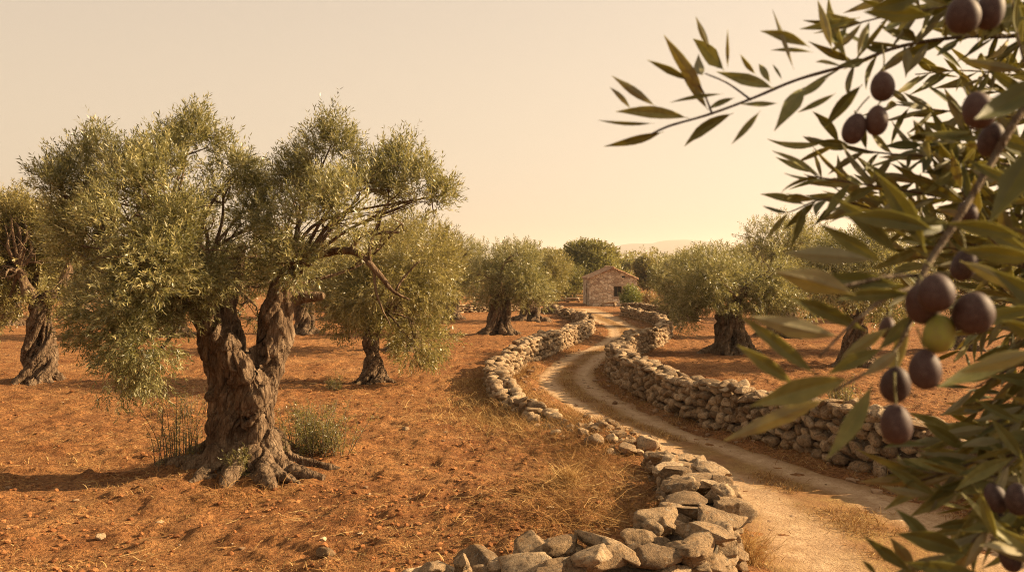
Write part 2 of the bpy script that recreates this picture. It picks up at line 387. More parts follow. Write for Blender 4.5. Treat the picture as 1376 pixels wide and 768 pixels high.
# ================================================================== DRY STONE WALLS
def wall_stones(P, hfun, width, rng, size=(.18, .4), course=.17, hump=.06, sub_at=None, cap=1.25, base=None):
    """P: ground centre line (x, y); returns list of (V, F, tint, centre, dims) and a core ribbon"""
    P = resample(P, .05); s = np.concatenate([[0], np.cumsum(np.linalg.norm(np.diff(P, axis=0), axis=1))]); L = s[-1]
    def frame(u):
        p = np.array([np.interp(u, s, P[:, 0]), np.interp(u, s, P[:, 1])])
        q = np.array([np.interp(min(u + .15, L), s, P[:, 0]), np.interp(min(u + .15, L), s, P[:, 1])]) - np.array([np.interp(max(u - .15, 0), s, P[:, 0]), np.interp(max(u - .15, 0), s, P[:, 1])])
        q = q / (np.linalg.norm(q) + 1e-9); return p, q, np.array([q[1], -q[0]])
    out = []
    def add(u, off, z0, dims, tilt=.08, yaw=.15):
        p, t, n = frame(u); c = p + n * off
        Yc = c[1]; sub = sub_at(Yc) if sub_at else (3 if Yc < 14 else 2 if Yc < 32 else 1)
        V, Fc = stone(rng, dims, sub, rng.uniform(.35, .7), 9 if sub > 1 else 6, .06)
        A = rot_z(math.atan2(t[1], t[0]) + rng.normal(0, yaw)) @ rot_x(rng.normal(0, tilt)) @ rot_y(rng.normal(0, tilt))
        ctr = np.array([c[0], c[1], z0]); out.append((V @ A.T + ctr, Fc, rng.uniform(0, 1), ctr, dims))
    hb = lambda u: float(base(*frame(u)[0]) if base else Hroad(*frame(u)[0]))
    for side in (-1, 1):
        z = 0.; k = 0
        while z < 1.4:
            ch = course * rng.uniform(.8, 1.2); u = rng.uniform(-.1, .1); any_ = False
            while u < L:
                l = rng.uniform(*size) * (1.15 if k == 0 else 1.); um = min(u + l / 2, L); h = hfun(um / L)
                p, t, n = frame(um); bz = float((base or Hroad)(*(p + n * side * width / 2)))
                if z + ch * .35 < h:
                    any_ = True; hh = ch * rng.uniform(.85, 1.35); zc = z + ch / 2 + rng.normal(0, .025)
                    add(um, side * (width / 2 - .1 - .1 * z + rng.normal(0, .02)), bz + zc, (l * 1.12, rng.uniform(.2, .3), hh * 1.1), .12)
                u += l
            z += ch * .93; k += 1
            if not any_: break
    u = 0.
    while u < L:                        # loose uneven top course
        l = rng.uniform(*size) * cap; um = min(u + l / 2, L); h = hfun(um / L)
        if h > .12:
            b = hb(um)
            for off in ((-.13, .13) if rng.random() < .72 else (0.,)):
                w = width * (.55 if off else .8)
                add(um + rng.normal(0, .05), off * width / .5 + rng.normal(0, .03), b + h + rng.uniform(-.04, .05), (l * rng.uniform(.9, 1.25), w * rng.uniform(.8, 1.15), course * rng.uniform(.7, 1.15)), .2, .5)
        u += l * .93
    us = np.linspace(0, L, max(4, int(L / .12))); V = []
    for a in us:
        p, t, n = frame(a); h = max(.02, hfun(a / L) - .1)
        for off, zz in ((-1, -.15), (-.8, h), (.8, h), (1, -.15)):
            c = p + n * off * (width / 2 - .14); V.append([c[0], c[1], float((base or Hroad)(*p)) + zz])
    i = np.arange(len(us) - 1)[:, None] * 4; j = np.array([[0, 1, 2]])
    Qc = np.stack([i + j, i + j + 1, i + j + 5, i + j + 4], -1).reshape(-1, 4)
    m = (len(us) - 1) * 4
    Qc = np.vstack([Qc, [[0, 1, 2, 3]], [[m + 3, m + 2, m + 1, m]]])
    return out, (np.array(V), Qc)
def one_wall(name, P, hfun, width, seed, label, group, size=(.12, .26), course=.125, **k):
    rng = np.random.default_rng(seed); st, core = wall_stones(P, hfun, width, rng, size, course, **k)
    g = P[len(P) // 2]; loc = (g[0], g[1], float(H(g[0], g[1])))
    root = put(empty(name, loc), label, 'stone wall', group)
    b = Bag()
    for V, Fc, t, c, d in st: b.add(V, Fc, t)
    o = b.build('stonework', M['stone'], root, True, loc)
    c = mesh_obj('wall_core', core[0], core[1], M['rubble'], root, True, loc=loc)
    return root
GWALL = 'dry stone walls along the dirt track'
def gp(*pts): return np.array([ground(*p)[:2] for p in pts])
def off_line(P, d):
    P = resample(P, .2); T = np.gradient(P, axis=0); T /= np.linalg.norm(T, axis=1, keepdims=True)
    return P + np.stack([T[:, 1], -T[:, 0]], 1) * d
# right of the track: foot on the track side, from the bush by the hut to the right edge of the photo
FOOT_C = gp((832, 424), (856, 430), (877, 438), (886, 449), (872, 463), (842, 475), (819, 490), (812, 503), (826, 518), (860, 538), (930, 568), (1005, 591), (1080, 612), (1145, 632), (1235, 650), (1310, 672), (1420, 705), (1600, 760))
one_wall('stone_wall', off_line(FOOT_C, -.3), lambda t: float(np.interp(t, [0, .4, .6, 1], [.46, .54, .66, .68])) + .05 * math.sin(t * 37) + .04 * math.sin(t * 91), .54, 3,
         'long unbroken dry stone wall winding down the right side of the dirt track', GWALL)
FOOT_A = gp((786, 432), (799, 440), (797, 450), (776, 463), (745, 477), (713, 489))
one_wall('stone_wall', off_line(FOOT_A, .3), lambda t: .5 + .15 * t + .05 * math.sin(t * 23), .55, 4,
         'sunlit straight stretch of dry stone wall on the left of the far track bend', GWALL)
FOOT_A2 = gp((712, 494), (694, 505), (683, 514), (686, 524), (704, 538), (735, 554), (775, 572))
one_wall('stone_wall', off_line(FOOT_A2, .3), lambda t: (.58 - .4 * t if t < .35 else .44 - .4 * (t - .35) / .65) + .05 * math.sin(t * 31), .52, 5,
         'dry stone wall left of the track that curves round and crumbles to low rubble', GWALL)
one_wall('stone_wall', gp((840, 419), (870, 423), (905, 428), (935, 432)), lambda t: .6, .55, 6,
         'low straight dry stone wall behind the track wall, below the small bush by the hut', GWALL, size=(.2, .4))
one_wall('stone_wall', gp((728, 420), (748, 421), (768, 428), (785, 436)), lambda t: .36 + .14 * math.sin(t * 17) , .7, 7,
         'ragged heap-like end of stone wall beside the yard left of the track', GWALL, size=(.2, .45))
one_wall('stone_wall', gp((590, 421), (620, 420), (650, 419), (700, 417)), lambda t: .55 + .1 * math.sin(t * 19), .6, 8,
         'shaded low stone wall behind the grove of olive trees left of the hut', GWALL, size=(.2, .45))

# near corner wall: its biggest stones are parts of their own
rngw = np.random.default_rng(12)
hB = lambda t: float(np.interp(t, [0, .08, .2, .3, .45, .7, .85, 1], [.12, .3, .5, .6, .7, .74, .72, .6])) + .04 * math.sin(t * 41)
st, core = wall_stones(WB, hB, .7, rngw, (.1, .38), .14, sub_at=lambda y: 4, cap=1.15, base=H0)
locB = (1.5, 6.8, float(H0(1.5, 6.8)))
wallB = put(empty('stone_wall', locB), 'crumbling corner of dry stone wall with big loose slabs at the bottom edge of the photo', 'stone wall', GWALL)
def score(s_):
    V, Fc, t, c, d = s_; v = c - CAM; dep = v[1]
    qx = 688 + F * v[0] / dep; qy = 348 - F * v[2] / dep
    vis = (qx > 500) & (qx < 1060) & (qy < 790)
    return (d[0] * max(d[1], d[2])) / dep ** 2 * (1 if vis else .02) * (1.6 if c[2] > H(c[0], c[1]) + .3 else 1)
order = sorted(range(len(st)), key=lambda i: -score(st[i])); rest = Bag()
for r, i in enumerate(order):
    V, Fc, t, c, d = st[i]
    if r < 96:
        o = mesh_obj('stone', V, Fc, M['stone'], wallB, True, np.full(len(V), t), loc=locB)
    else: rest.add(V, Fc, t)
put(rest.build('packed_stones', M['stone'], wallB, True, locB), kind='stuff')
mesh_obj('wall_core', core[0], core[1], M['rubble'], wallB, True, loc=locB)

# loose rocks, each a thing
rocks = [((868, 604), (.42, .3, .26), .85, 'pale upright rock on the track edge above the corner wall'),
         ((842, 608), (.42, .3, .2), .35, 'flat tan rock beside the pale upright rock at the track edge'),
         ((822, 592), (.26, .2, .13), .9, 'small pale rock in the dry mound between the two left walls'),
         ((798, 597), (.34, .25, .2), .5, 'brown rock lying on the dry grass mound where the left wall crumbles'),
         ((806, 580), (.24, .2, .14), .25, 'dark little rock at the tip of the crumbled left wall'),
         ((746, 583), (.2, .16, .1), .95, 'lone pale rock in the dry brush below the crumbled wall'),
         ((711, 762), (.36, .3, .34), .7, 'big angular tan boulder standing among the bottom edge stones'),
         ((642, 770), (.5, .3, .3), .12, 'dark grey boulder with a lichen top at the bottom edge'),
         ((590, 774), (.4, .25, .16), .8, 'leftmost pale slab of the stones along the bottom edge'),
         ((438, 744), (.17, .13, .1), .2, 'dark lone rock on the bare red soil at bottom centre-left'),
         ((545, 579), (.17, .12, .08), .4, 'small brown stone on the open red soil right of the gnarled olive'),
         ((213, 709), (.12, .09, .06), .9, 'small pale stone on the red soil below the gnarled olive shadow'),
         ((135, 725), (.13, .1, .07), .8, 'pale pebble-like stone at the lower left of the red field')]
for i, ((px, py), dims, t, lab) in enumerate(rocks):
    g = ground(px, py); rg = np.random.default_rng(200 + i)
    V, Fc = stone(rg, dims, 3, .5, 11, .05); V = V @ rot_z(rg.uniform(0, 6)).T
    z = float(gz_at(g[0], g[1])[0]) + dims[2] * .3
    o = mesh_obj('rock', V, Fc, M['stone'], None, True, np.full(len(V), t)); o.location = (g[0], g[1], z)
    put(o, lab, 'rock', 'loose rocks on the ground')

# ================================================================== GROUND SCATTER (uncountable)
def scatter_stones(name, n, yr, size, mat, seed, where=None, sink=.25, flat=.7, tb=(0, 1), near=None):
    rng = np.random.default_rng(seed); b = Bag()
    y = yr[0] * (yr[1] / yr[0]) ** rng.uniform(0, 1, n); x = rng.uniform(-.68, .68, n) * y
    if near is not None: x, y = near(rng, n)
    m = np.ones(len(x), bool) if where is None else where(x, y, rng)
    x, y = x[m], y[m]; z = gz_at(x, y)
    lib = [stone(rng, (1, 1, 1), 1, .4, 6, .12) for _ in range(24)]
    for i in range(len(x)):
        V, Fc = lib[rng.integers(24)]; s_ = size[0] * (size[1] / size[0]) ** (rng.uniform(0, 1) ** 2.2)
        V = (V * [s_ * rng.uniform(.8, 1.4), s_, s_ * flat * rng.uniform(.7, 1.2)]) @ rot_z(rng.uniform(0, 6.3)).T
        b.add(V + [x[i], y[i], z[i] + s_ * (.5 - sink) * flat * .8], Fc, rng.uniform(*tb))
    return put(b.build(name, mat, None, False), kind='stuff')
field = lambda x, y, r: (road_mask(x, y) < .25) & (r.uniform(0, 1, x.size) < .25 + .9 * sstep(-.15, .4, fbm2(x * .8, y * .8, 3, 77)))
scatter_stones('soil_clods', 26000, (5.2, 34), (.012, .07), M['clod'], 31, field)
scatter_stones('gravel', 700, (5.2, 30), (.012, .07), M['pebble'], 32, lambda x, y, r: (road_mask(x, y) < .3) & (r.uniform(0, 1, x.size) < .8))
def on_road(rng, n):
    i = rng.integers(0, NR, n); u = rng.uniform(.0, 1., n) ** 1; return ROAD_A[i, 0] * (1 - u) + ROAD_B[i, 0] * u, ROAD_A[i, 1] * (1 - u) + ROAD_B[i, 1] * u
scatter_stones('track_gravel', 3000, (5, 30), (.01, .085), M['pebble'], 33, lambda x, y, r: y < 40, .42, .45, near=on_road)
def wall_rubble(rng, n):
    P = np.vstack([resample(FOOT_C, .1), resample(FOOT_A, .1), resample(FOOT_A2, .1), resample(FOOT_A2, .1)]); i = rng.integers(0, len(P), n)
    return P[i, 0] + rng.normal(0, .3, n), P[i, 1] + rng.normal(0, .3, n)
scatter_stones('wall_rubble', 900, (5, 30), (.03, .16), M['pebble'], 34, None, .2, .7, (0, .7), near=wall_rubble)
def rubble_tail(rng, n):
    t = rng.uniform(0, 1, n); a = ground(770, 570)[:2]; b2 = ground(862, 606)[:2]
    return a[0] + (b2[0] - a[0]) * t + rng.normal(0, .3, n), a[1] + (b2[1] - a[1]) * t + rng.normal(0, .4, n)
scatter_stones('rubble_tail', 170, (5, 30), (.04, .2), M['stone'], 35, None, .15, .7, near=rubble_tail)

def blades(name, pts, mat, rng, length=(.1, .3), width=.006, lean=.5, curl=.5, flat=False, tb=(0, 1), parent=None, loc=None, zs=None):
    """thin bent strips (3 quads each) rooted at pts"""
    n = len(pts); L = length[0] * (length[1] / length[0]) ** rng.uniform(0, 1, n)
    a = rng.uniform(0, 2 * np.pi, n); hd = np.stack([np.cos(a), np.sin(a), 0 * a], 1)
    ln = (rng.uniform(.9, 1., n) if flat else np.abs(rng.normal(0, lean, n)).clip(0, 1.2)) 
    up = np.array([0, 0, 1.]); ts = np.array([0, .35, .7, 1.]); W = np.array([1, .85, .6, .12])
    V = np.zeros((n, 4, 2, 3)); sd = np.stack([-np.sin(a), np.cos(a), 0 * a], 1) 
    b = rng.uniform(0, 2 * np.pi, n); sd = np.where(True, sd * np.cos(b)[:, None] * .5 + np.stack([np.cos(b), np.sin(b), .3 * np.sin(b)], 1) * .5, sd); sd = unit(sd)
    for k, t in enumerate(ts):
        ang = (ln + curl * t * (0 if flat else 1)); ang = np.minimum(ang, 1.5)[:, None] if not flat else np.full((n, 1), 1.45)
        c = pts + (hd * np.sin(ang) + up * np.cos(ang)) * (L * t)[:, None]
        if flat: c = c + np.array([0, 0, 1.]) * (rng.normal(0, .008, n))[:, None] + sd * (rng.normal(0, .05, n) * L * (t > .5))[:, None]
        w = (width * W[k] * (L / np.mean(L)) ** .4)[:, None] / 2
        V[:, k, 0] = c - sd * w; V[:, k, 1] = c + sd * w
    base = np.arange(n)[:, None] * 8; q = np.array([[0, 1, 3, 2], [2, 3, 5, 4], [4, 5, 7, 6]])
    Fq = (base[:, :, None] + q[None]).reshape(-1, 4)
    tint = np.repeat(rng.uniform(*tb, n), 8)
    return mesh_obj(name, V.reshape(-1, 3), Fq, mat, parent, False, tint, loc=loc)
def on_soil(x, y, dz=0.): return np.stack([x, y, gz_at(x, y) + dz], 1)
rg = np.random.default_rng(51)
def band(P, n, sx, sy=None):
    P = resample(P, .1); i = rg.integers(0, len(P), n); return P[i, 0] + rg.normal(0, sx, n), P[i, 1] + rg.normal(0, sy or sx, n)
# straw lying on the red field
n = 26000; y = 5.2 * (30 / 5.2) ** rg.uniform(0, 1, n); x = rg.uniform(-.68, .68, n) * y
k = (road_mask(x, y) < .3) & (rg.uniform(0, 1, n) < .15 + sstep(-.1, .35, fbm2(x * .6, y * .6, 3, 91))); x, y = x[k], y[k]
put(blades('straw_litter', on_soil(x, y, .015), M['straw'], rg, (.04, .26), .007, flat=True, tb=(.2, 1)), kind='stuff')
# low dry stubble in patches
n = 46000; y = 5.5 * (40 / 5.5) ** rg.uniform(0, 1, n); x = rg.uniform(-.68, .68, n) * y
k = (road_mask(x, y) < .2) & (fbm2(x * .45, y * .45, 4, 95) > .06) ; x, y = x[k], y[k]
put(blades('dry_stubble', on_soil(x, y), M['straw'], rg, (.03, .11), .008, .7), kind='stuff')
# grass along the wall feet and the middle of the track
xa, ya = band(FOOT_A2, 8000, .2); xb, yb = band(FOOT_C, 5000, .16); xc, yc = band(off_line(FOOT_A2, .75), 5000, .3); xd, yd = band(FOOT_A, 1500, .2)
x, y = np.concatenate([xa, xb, xc, xd]), np.concatenate([ya, yb, yc, yd])
put(blades('verge_grass', on_soil(x, y), M['straw'], rg, (.06, .22), .007, .5, tb=(0, .8)), kind='stuff')
i = rg.integers(0, NR, 30000); u = rg.normal(.48, .065, 30000); e_ = rg.random(30000) < .45; u[e_] = np.where(rg.random(e_.sum()) < .5, rg.normal(.02, .04, e_.sum()), rg.normal(.95, .05, e_.sum()))
x, y = ROAD_A[i, 0] * (1 - u) + ROAD_B[i, 0] * u, ROAD_A[i, 1] * (1 - u) + ROAD_B[i, 1] * u
k = (fbm2(x * 1.2, y * 1.2, 3, 97) > -.02); x, y = x[k], y[k]
put(blades('track_grass', on_soil(x, y, .02), M['straw'], rg, (.03, .13), .007, .6, tb=(0, .9)), kind='stuff')
# brush heaped behind the near corner wall and over the mound
def blob(cx, cy, sx, sy, n): return rg.normal(cx, sx, n), rg.normal(cy, sy, n)
g1 = ground(775, 665); g2 = ground(790, 610); g3 = ground(710, 575); g4 = ground(1000, 720); g5 = ground(800, 700)
g6 = ground(672, 560); g7 = ground(648, 520); g8 = ground(327, 668)
lt = [blob(g6[0], g6[1], .35, .6, 900), blob(g7[0], g7[1], .35, .7, 900), blob(g3[0], g3[1], .45, 1., 1300), blob(g6[0] - .5, g6[1] + 1., .6, 1.2, 1800)]
x = np.concatenate([p[0] for p in lt]); y = np.concatenate([p[1] for p in lt])
put(blades('pale_grass', on_soil(x, y), M['straw'], rg, (.06, .26), .007, .55, .6, tb=(.3, 1)), kind='stuff')
parts = [blob(g8[0], g8[1], .35, .25, 350), blob(g1[0], g1[1], .45, .8, 2300), blob(g2[0], g2[1], .35, 1., 3500), blob(g5[0], g5[1], .5, .4, 1300)]
x = np.concatenate([p[0] for p in parts]); y = np.concatenate([p[1] for p in parts]); k = road_mask(x, y) < .6; x, y = x[k], y[k]
put(blades('dry_brush', on_soil(x, y, .0), M['straw'], rg, (.06, .3), .006, .65, .7, tb=(0, .5)), kind='stuff')
x, y = blob(g1[0] + .1, g1[1] - .1, .55, .8, 260)
put(blades('fallen_twigs', on_soil(x, y, .09), M['straw'], rg, (.15, .6), .0055, flat=True, tb=(.2, .85)), kind='stuff')
# tall golden tuft outside the corner wall, and in the brush
def tuft(px, py, n, L, lab, spread=.1, seed=1, mat='straw', tb=(.35, 1), lean=.35):
    g = ground(px, py); r = np.random.default_rng(seed); x, y = g[0] + r.normal(0, spread, n), g[1] + r.normal(0, spread, n)
    z = float(gz_at(g[0], g[1])[0]); loc = (g[0], g[1], z)
    o = blades('grass_tuft', on_soil(x, y), M[mat], r, L, .007, lean, .5, tb=tb, loc=loc); o.location = loc
    put(o, lab, 'grass tuft', 'dry grass tufts')
tuft(1003, 752, 420, (.15, .5), 'golden dry grass tuft against the outer face of the corner wall', .07, 61)
tuft(762, 655, 420, (.12, .34), 'bright golden grass tuft in the brush inside the corner wall', .07, 62)
# ================================================================== TREES
def leaf_mesh(P, D, rng, n_leaf, Ls, leaf_len, leaf_w, curve=.25, tint0=None):
    """P, D: shoot bases and directions -> diamond leaves along every shoot in crossed pairs"""
    n = len(P); a = unit(np.cross(D, rng.normal(size=(n, 3)))); b = np.cross(D, a)
    V = np.zeros((n, n_leaf, 4, 3)); T = np.zeros((n, n_leaf))
    bend = rng.normal(0, curve, (n, 1)); base_t = rng.uniform(0, 1, n) if tint0 is None else tint0
    for j in range(n_leaf):
        t = (j // 2 + .6) / (n_leaf / 2)
        ph = (j % 2) * np.pi + (j // 2) * np.pi / 2 + rng.normal(0, .35, n)
        side = a * np.cos(ph)[:, None] + b * np.sin(ph)[:, None]
        ctr = P + D * (Ls * t)[:, None] + a * bend * (Ls * t * t)[:, None]
        op = np.clip(rng.normal(.85 - .3 * t, .18, n), .15, 1.3)[:, None]
        ld = unit(D * np.cos(op) + side * np.sin(op) + np.array([0, 0, -.06]))
        w = unit(np.cross(ld, D) + rng.normal(0, .45, (n, 3)))
        l = (leaf_len * rng.uniform(.65, 1.15, n))[:, None]; ww = l * (leaf_w / leaf_len) * .5
        V[:, j, 0] = ctr; V[:, j, 1] = ctr + ld * l * .45 + w * ww; V[:, j, 2] = ctr + ld * l; V[:, j, 3] = ctr + ld * l * .45 - w * ww
        T[:, j] = np.clip(.55 * base_t + .45 * rng.uniform(0, 1, n), 0, 1)
    return V.reshape(-1, 3), np.arange(n * n_leaf * 4).reshape(-1, 4), np.repeat(T.ravel(), 4)
def sample_crown(rng, lobes, n, gap=-.1, gfreq=1.2, up=.55, shell=.55):
    """lobes: rows (cx, cy, cz, rx, ry, rz, droop)"""
    Lb = np.asarray(lobes, float); w = (Lb[:, 3] * Lb[:, 4] * Lb[:, 5]) ** (2 / 3); k = rng.choice(len(Lb), n * 3, p=w / w.sum())
    d = unit(rng.normal(size=(n * 3, 3))); r = 1 - shell * rng.uniform(0, 1, n * 3) ** 1.6
    r = r * (1 + .22 * fbm3(d[:, 0] * 2 + k * 7.3, d[:, 1] * 2, d[:, 2] * 2, 2, 9))
    P = Lb[k, :3] + d * Lb[k, 3:6] * r[:, None]; out = unit(d / Lb[k, 3:6])
    keep = fbm3(P[:, 0] * gfreq, P[:, 1] * gfreq, P[:, 2] * gfreq, 3, 17) > gap
    P, out, k = P[keep][:n], out[keep][:n], k[keep][:n]; dr = Lb[k, 6]
    D = unit(out * .75 + np.array([0, 0, 1.]) * (up * (1 - 2.1 * dr))[:, None] + rng.normal(0, .33, P.shape))
    return P, D
def strand_mesh(name, strands, voxel, mat, parent, loc, extra=None, amp=.03, freq=7., smooth_it=2, tw=0., axes=None, groove=0.):
    b = Bag()
    for P, r in strands:
        P = np.column_stack([np.asarray(P, float), np.asarray(r, float)]); Q = resample(P, max(.03, voxel * 1.5))
        V, f = tube(Q[:, :3], np.maximum(Q[:, 3], .008), 12); b.add(V, f)
    o = b.build('tmp', mat); md = o.modifiers.new('r', 'REMESH'); md.mode = 'VOXEL'; md.voxel_size = voxel
    if smooth_it: sm = o.modifiers.new('s', 'SMOOTH'); sm.iterations = smooth_it; sm.factor = .5
    dg = bpy.context.evaluated_depsgraph_get(); me = bpy.data.meshes.new_from_object(o.evaluated_get(dg))
    old = o.data; bpy.data.objects.remove(o); bpy.data.meshes.remove(old)
    n = len(me.vertices); co = np.zeros(n * 3, np.float32); me.vertices.foreach_get('co', co); co = co.reshape(-1, 3).astype(float)
    no = np.zeros(n * 3, np.float32); me.vertices.foreach_get('normal', no); no = no.reshape(-1, 3).astype(float)
    q = co - np.asarray(loc); ang = tw * q[:, 2]; qx = q[:, 0] * np.cos(ang) - q[:, 1] * np.sin(ang); qy = q[:, 0] * np.sin(ang) + q[:, 1] * np.cos(ang)
    wx = .15 * fbm3(qx * 3, qy * 3, q[:, 2] * 2, 2, 4)
    ridg = 1 - 2 * np.abs(fbm3(qx * freq + wx * 8, qy * freq + wx * 8, q[:, 2] * freq * .16, 3, 2))
    lump = fbm3(qx * 2.6, qy * 2.6, q[:, 2] * 1.8, 3, 6)
    from mathutils.kdtree import KDTree
    sp = [resample(np.column_stack([np.asarray(P, float), np.asarray(r, float)]), .06) for P, r in strands]; sp = np.vstack(sp); kd = KDTree(len(sp))
    for i, v in enumerate(sp): kd.insert(v[:3], i)
    kd.balance(); rl = np.array([sp[kd.find(v)[1], 3] for v in co]); amp = amp * np.clip(rl / (max(sp[:, 3]) * .55), .12, 1.)
    co = co + no * (amp * (ridg - .45) * 1.2 + amp * 1.3 * lump)[:, None]
    if axes is not None:                # deep twisted furrows round the axis of each stem
        best = np.full(len(co), 1e9); th = np.zeros(len(co)); along = np.zeros(len(co)); sel_r = np.ones(len(co))
        for ai, (AP, ar) in enumerate(axes):
            AQ = resample(np.column_stack([np.asarray(AP, float), np.asarray(ar, float)]), .008); kd2 = KDTree(len(AQ)); s2 = np.concatenate([[0], np.cumsum(np.linalg.norm(np.diff(AQ[:, :3], axis=0), axis=1))])
            for i, v in enumerate(AQ): kd2.insert(v[:3], i)
            kd2.balance()
            for vi, v in enumerate(co):
                _, i, dd = kd2.find(v); dn = dd / AQ[i, 3]
                if dn < best[vi]: best[vi] = dn; th[vi] = math.atan2(v[1] - AQ[i, 1], v[0] - AQ[i, 0]); along[vi] = s2[i] + ai * 7; sel_r[vi] = AQ[i, 3]
        ph = th - tw * 2.2 * along; wz = along * .5; wob = .38 * fbm3(co[:, 0] * 2.2, co[:, 1] * 2.2, co[:, 2] * 1.3, 3, 61)
        nn = fbm3(np.cos(ph + wob) * 2.1 + 5, np.sin(ph + wob) * 2.1, wz * .8, 2, 62); n3 = fbm3(np.cos(ph + wob) * 4.6 + 5, np.sin(ph + wob) * 4.6, wz * 1.2, 2, 63)
        gv = -1.15 * np.exp(-(nn / .085) ** 2) + .9 * np.abs(nn) - .45 * np.exp(-(n3 / .07) ** 2)
        co = co + no * (groove * gv * np.clip(rl / (max(sp[:, 3]) * .5), .15, 1.) * np.clip(sel_r / .3, .3, 1.))[:, None]
    if extra: co = extra(co, no)
    me.vertices.foreach_set('co', (co - np.asarray(loc)).astype(np.float32).ravel())
    me.polygons.foreach_set('use_smooth', np.ones(len(me.polygons), bool)); me.materials.clear(); me.materials.append(mat); me.update(); me.name = name
    ob = bpy.data.objects.new(name, me); C.objects.link(ob); ob.parent = parent
    return ob
def limb_tubes(rng, start, lobes, r0, subs=4, reach=.8, wig=.12):
    """limbs from the fork into each lobe with finer branches"""
    b = Bag(); start = np.asarray(start, float)
    for lb in lobes:
        lb = np.asarray(lb, float); c = lb[:3]; mid = (start + c) / 2 + rng.normal(0, wig, 3) * np.linalg.norm(c - start) + [0, 0, .1]
        Q = resample(np.array([start, mid, c]), .12); V, f = tube(Q, np.linspace(r0, r0 * .3, len(Q)), 6); b.add(V, f)
        for _ in range(subs):
            d = unit(rng.normal(size=3) + [0, 0, .35]); e = c + d * lb[3:6] * reach * rng.uniform(.7, 1.1); s0 = Q[int(len(Q) * rng.uniform(.45, .98))]
            q2 = resample(np.array([s0, (s0 + e) / 2 + rng.normal(0, .12, 3), e]), .12); V, f = tube(q2, np.linspace(r0 * .32, r0 * .07, len(q2)), 5); b.add(V, f)
    return b
def join_into(obj, bag, loc):                # adds more geometry to an object's single mesh
    import bmesh
    bm = bmesh.new(); bm.from_mesh(obj.data); o2 = bag.build('tmp', obj.data.materials[0], loc=loc); o2.data.update()
    bm.from_mesh(o2.data); bm.to_mesh(obj.data); bm.free(); me2 = o2.data; bpy.data.objects.remove(o2); bpy.data.meshes.remove(me2)
    obj.data.polygons.foreach_set('use_smooth', np.ones(len(obj.data.polygons), bool)); obj.data.update()
GOLIVE = 'olive trees of the grove'

# ------------------------------------------------------------------ the big gnarled olive
MB_ = ground(322, 622); YM = MB_[1]; S = YM / F       # metres per photo pixel there
ML = np.array([MB_[0], MB_[1], float(gz_at(MB_[0], MB_[1])[0])])
def mp(px, py, dy=0.): return at(px - 5, py, YM + dy) if py < 618 else np.array([at(px - 5, 618, YM + dy)[0], YM + dy, ML[2] - (py - 634) * S * .4])
def strand(pts): return ([mp(p[0], p[1], p[2]) for p in pts], [p[3] * S for p in pts])
main = put(empty('olive_tree', ML), 'huge old olive tree with a gnarled hollow two-stemmed trunk and silvery crown', 'olive tree', GOLIVE)
rgm = np.random.default_rng(5)
NS = 7; hel = []
for k in range(NS):                     # twisted strands that part into the two stems
    a0 = k / NS * 2 * math.pi + rgm.uniform(-.2, .2); tw = -2.1 + rgm.uniform(-.3, .3); pts = []
    for t in np.linspace(-.06, 1, 9):
        py = 640 - t * 150; w = np.interp(t, [-.06, .1, .35, .7, 1], [46, 32, 20, 23, 31]); a = a0 + tw * t; cx = np.interp(t, [0, .5, 1], [326, 318, 326])
        pts.append((cx + math.cos(a) * w, py, math.sin(a) * w * S * .85, np.interp(t, [0, .3, .7, 1], [18, 14, 12.5, 12]) * rgm.uniform(.75, 1.25)))
    left = pts[-1][0] < 334
    path = [(309, 462, 23), (300, 436, 23), (284, 408, 20), (262, 380, 14)] if left else [(372, 458, 14), (374, 425, 14), (381, 398, 12), (388, 368, 8)]
    aa = a0 + tw
    for i, (x, y, w) in enumerate(path):
        aa -= .4; pts.append((x + math.cos(aa) * w, y, math.sin(aa) * w * S * .9, (13, 12, 10, 7)[i] * rgm.uniform(.8, 1.15) * (1 if left else .85)))
    hel.append(pts)
